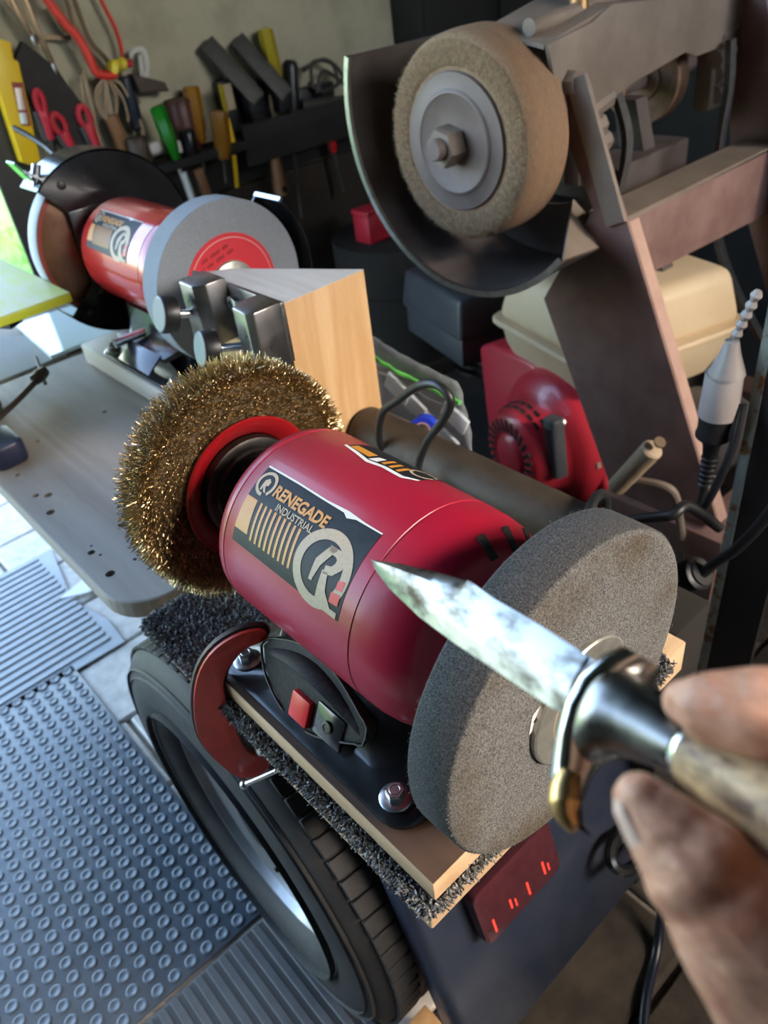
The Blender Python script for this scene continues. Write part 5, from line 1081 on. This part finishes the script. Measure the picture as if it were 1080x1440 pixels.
ru = MB().prism([(.593, .167), (.663, .140), (.668, .121), (.600, .132)], (TX - .012, 0, 0), (0, 1, 0), (0, 0, 1), .03).build('wood_wedge', mat('dark_brown_wood', (.06, .042, .03), .7), bevel=.002); tag(ru, 'dark brown wooden wedge above the green screwdriver', 'wedge')
tgg = MB().tube([tw(.606, .196), tw(.622, .206), tw(.640, .200), (TX, .634, .165), tw(.622, .158), tw(.628, .196)], [.005, .007, .004], n=8).build('white_rag', mat('off_white_cloth', (.58, .56, .50), .9)); tag(tgg, 'small off-white rag twist hanging beside the thin red cord', 'rag')
for y, z, lab in ((.588, .027, 'left white plastic clip beside the green screwdriver'), (.643, .016, 'right white plastic clip beside the green screwdriver')):
    o_ = MB().prism(rrect(.026, .024, .007), (TX + .03, y, z), (0, 1, 0), (0, 0, 1), .014).build('plastic_clip', mat('white_plastic', (.62, .60, .58), .5), bevel=.003); tag(o_, lab, 'clip')
o_ = MB().cyl(tw(.626, -.030, TX + .07), tw(.640, -.150, TX + .07), .0058, n=12).build('white_rod', mat('pale_grey_rod', (.55, .55, .54), .4)); tag(o_, 'pale rod hanging under the rack behind the stone wheel', 'rod')
o_ = MB().beam(tw(.672, -.035, TX + .05), tw(.688, -.150, TX + .05), .020, .012, side=(1, 0, 0)).build('timber_stick', m_hw, bevel=.001); tag(o_, 'short brown timber stick hanging below the rack', 'stick')
o_ = MB().tube([tw(.942, -.030, TX + .05), tw(.938, -.12, TX + .05), tw(.932, -.215, TX + .05)], .0042, n=8).build('thin_steel_rod', m_dgrey); tag(o_, 'thin dark steel rod hanging beside the brown handle', 'rod')
o_ = bar_handle('scraper', 1.073, -.035, 1.080, -.095, .012, mat('bright_red_grip', (.55, .01, .015), .4), 'scraper with a short bright red grip under the rack', 'scraper', n=10, shaft=(.10, .008, m_dgrey), dx=.03)
rd = thing('red_box', (-1.25, 1.058, -0.284), 'small red plastic box in the dark behind the wheel guard', 'box')
MB().box(-1.280, -1.220, 1.008, 1.098, -0.284, -0.214).build('box', m_rplas, rd, bevel=.006); MB().box(-1.282, -1.218, 1.006, 1.100, -0.214, -0.202).build('lid', m_rplas, rd, bevel=.003)
dr = thing('steel_drum', (-1.25, 1.128, GZ), 'black drum standing in the dark behind the pine block', 'drum')
MB().lathe([(0, .17), (.01, .175), (0.435, .175), (0.4355, .165)], (-1.25, 1.128, GZ), (0, 0, 1), n=40).build('shell', m_dark, dr)
for q in (.12, .32): MB().lathe([(-.008, .1755), (0, .181), (.008, .1755)], (-1.25, 1.128, GZ + q), (0, 0, 1), n=40, caps=False).build('hoop', m_dark, dr)
# dark cable arcing from the level over the guard
o_ = MB().tube([(-1.36, .30, .13), (-1.28, .32, .095), (-1.15, .30, .06), (-1.02, .24, .05), (-.92, .19, .10)], .005, n=8).build('hanging_cable', m_cable); tag(o_, 'black cable in front of the yellow level dropping to the guard', 'cable')
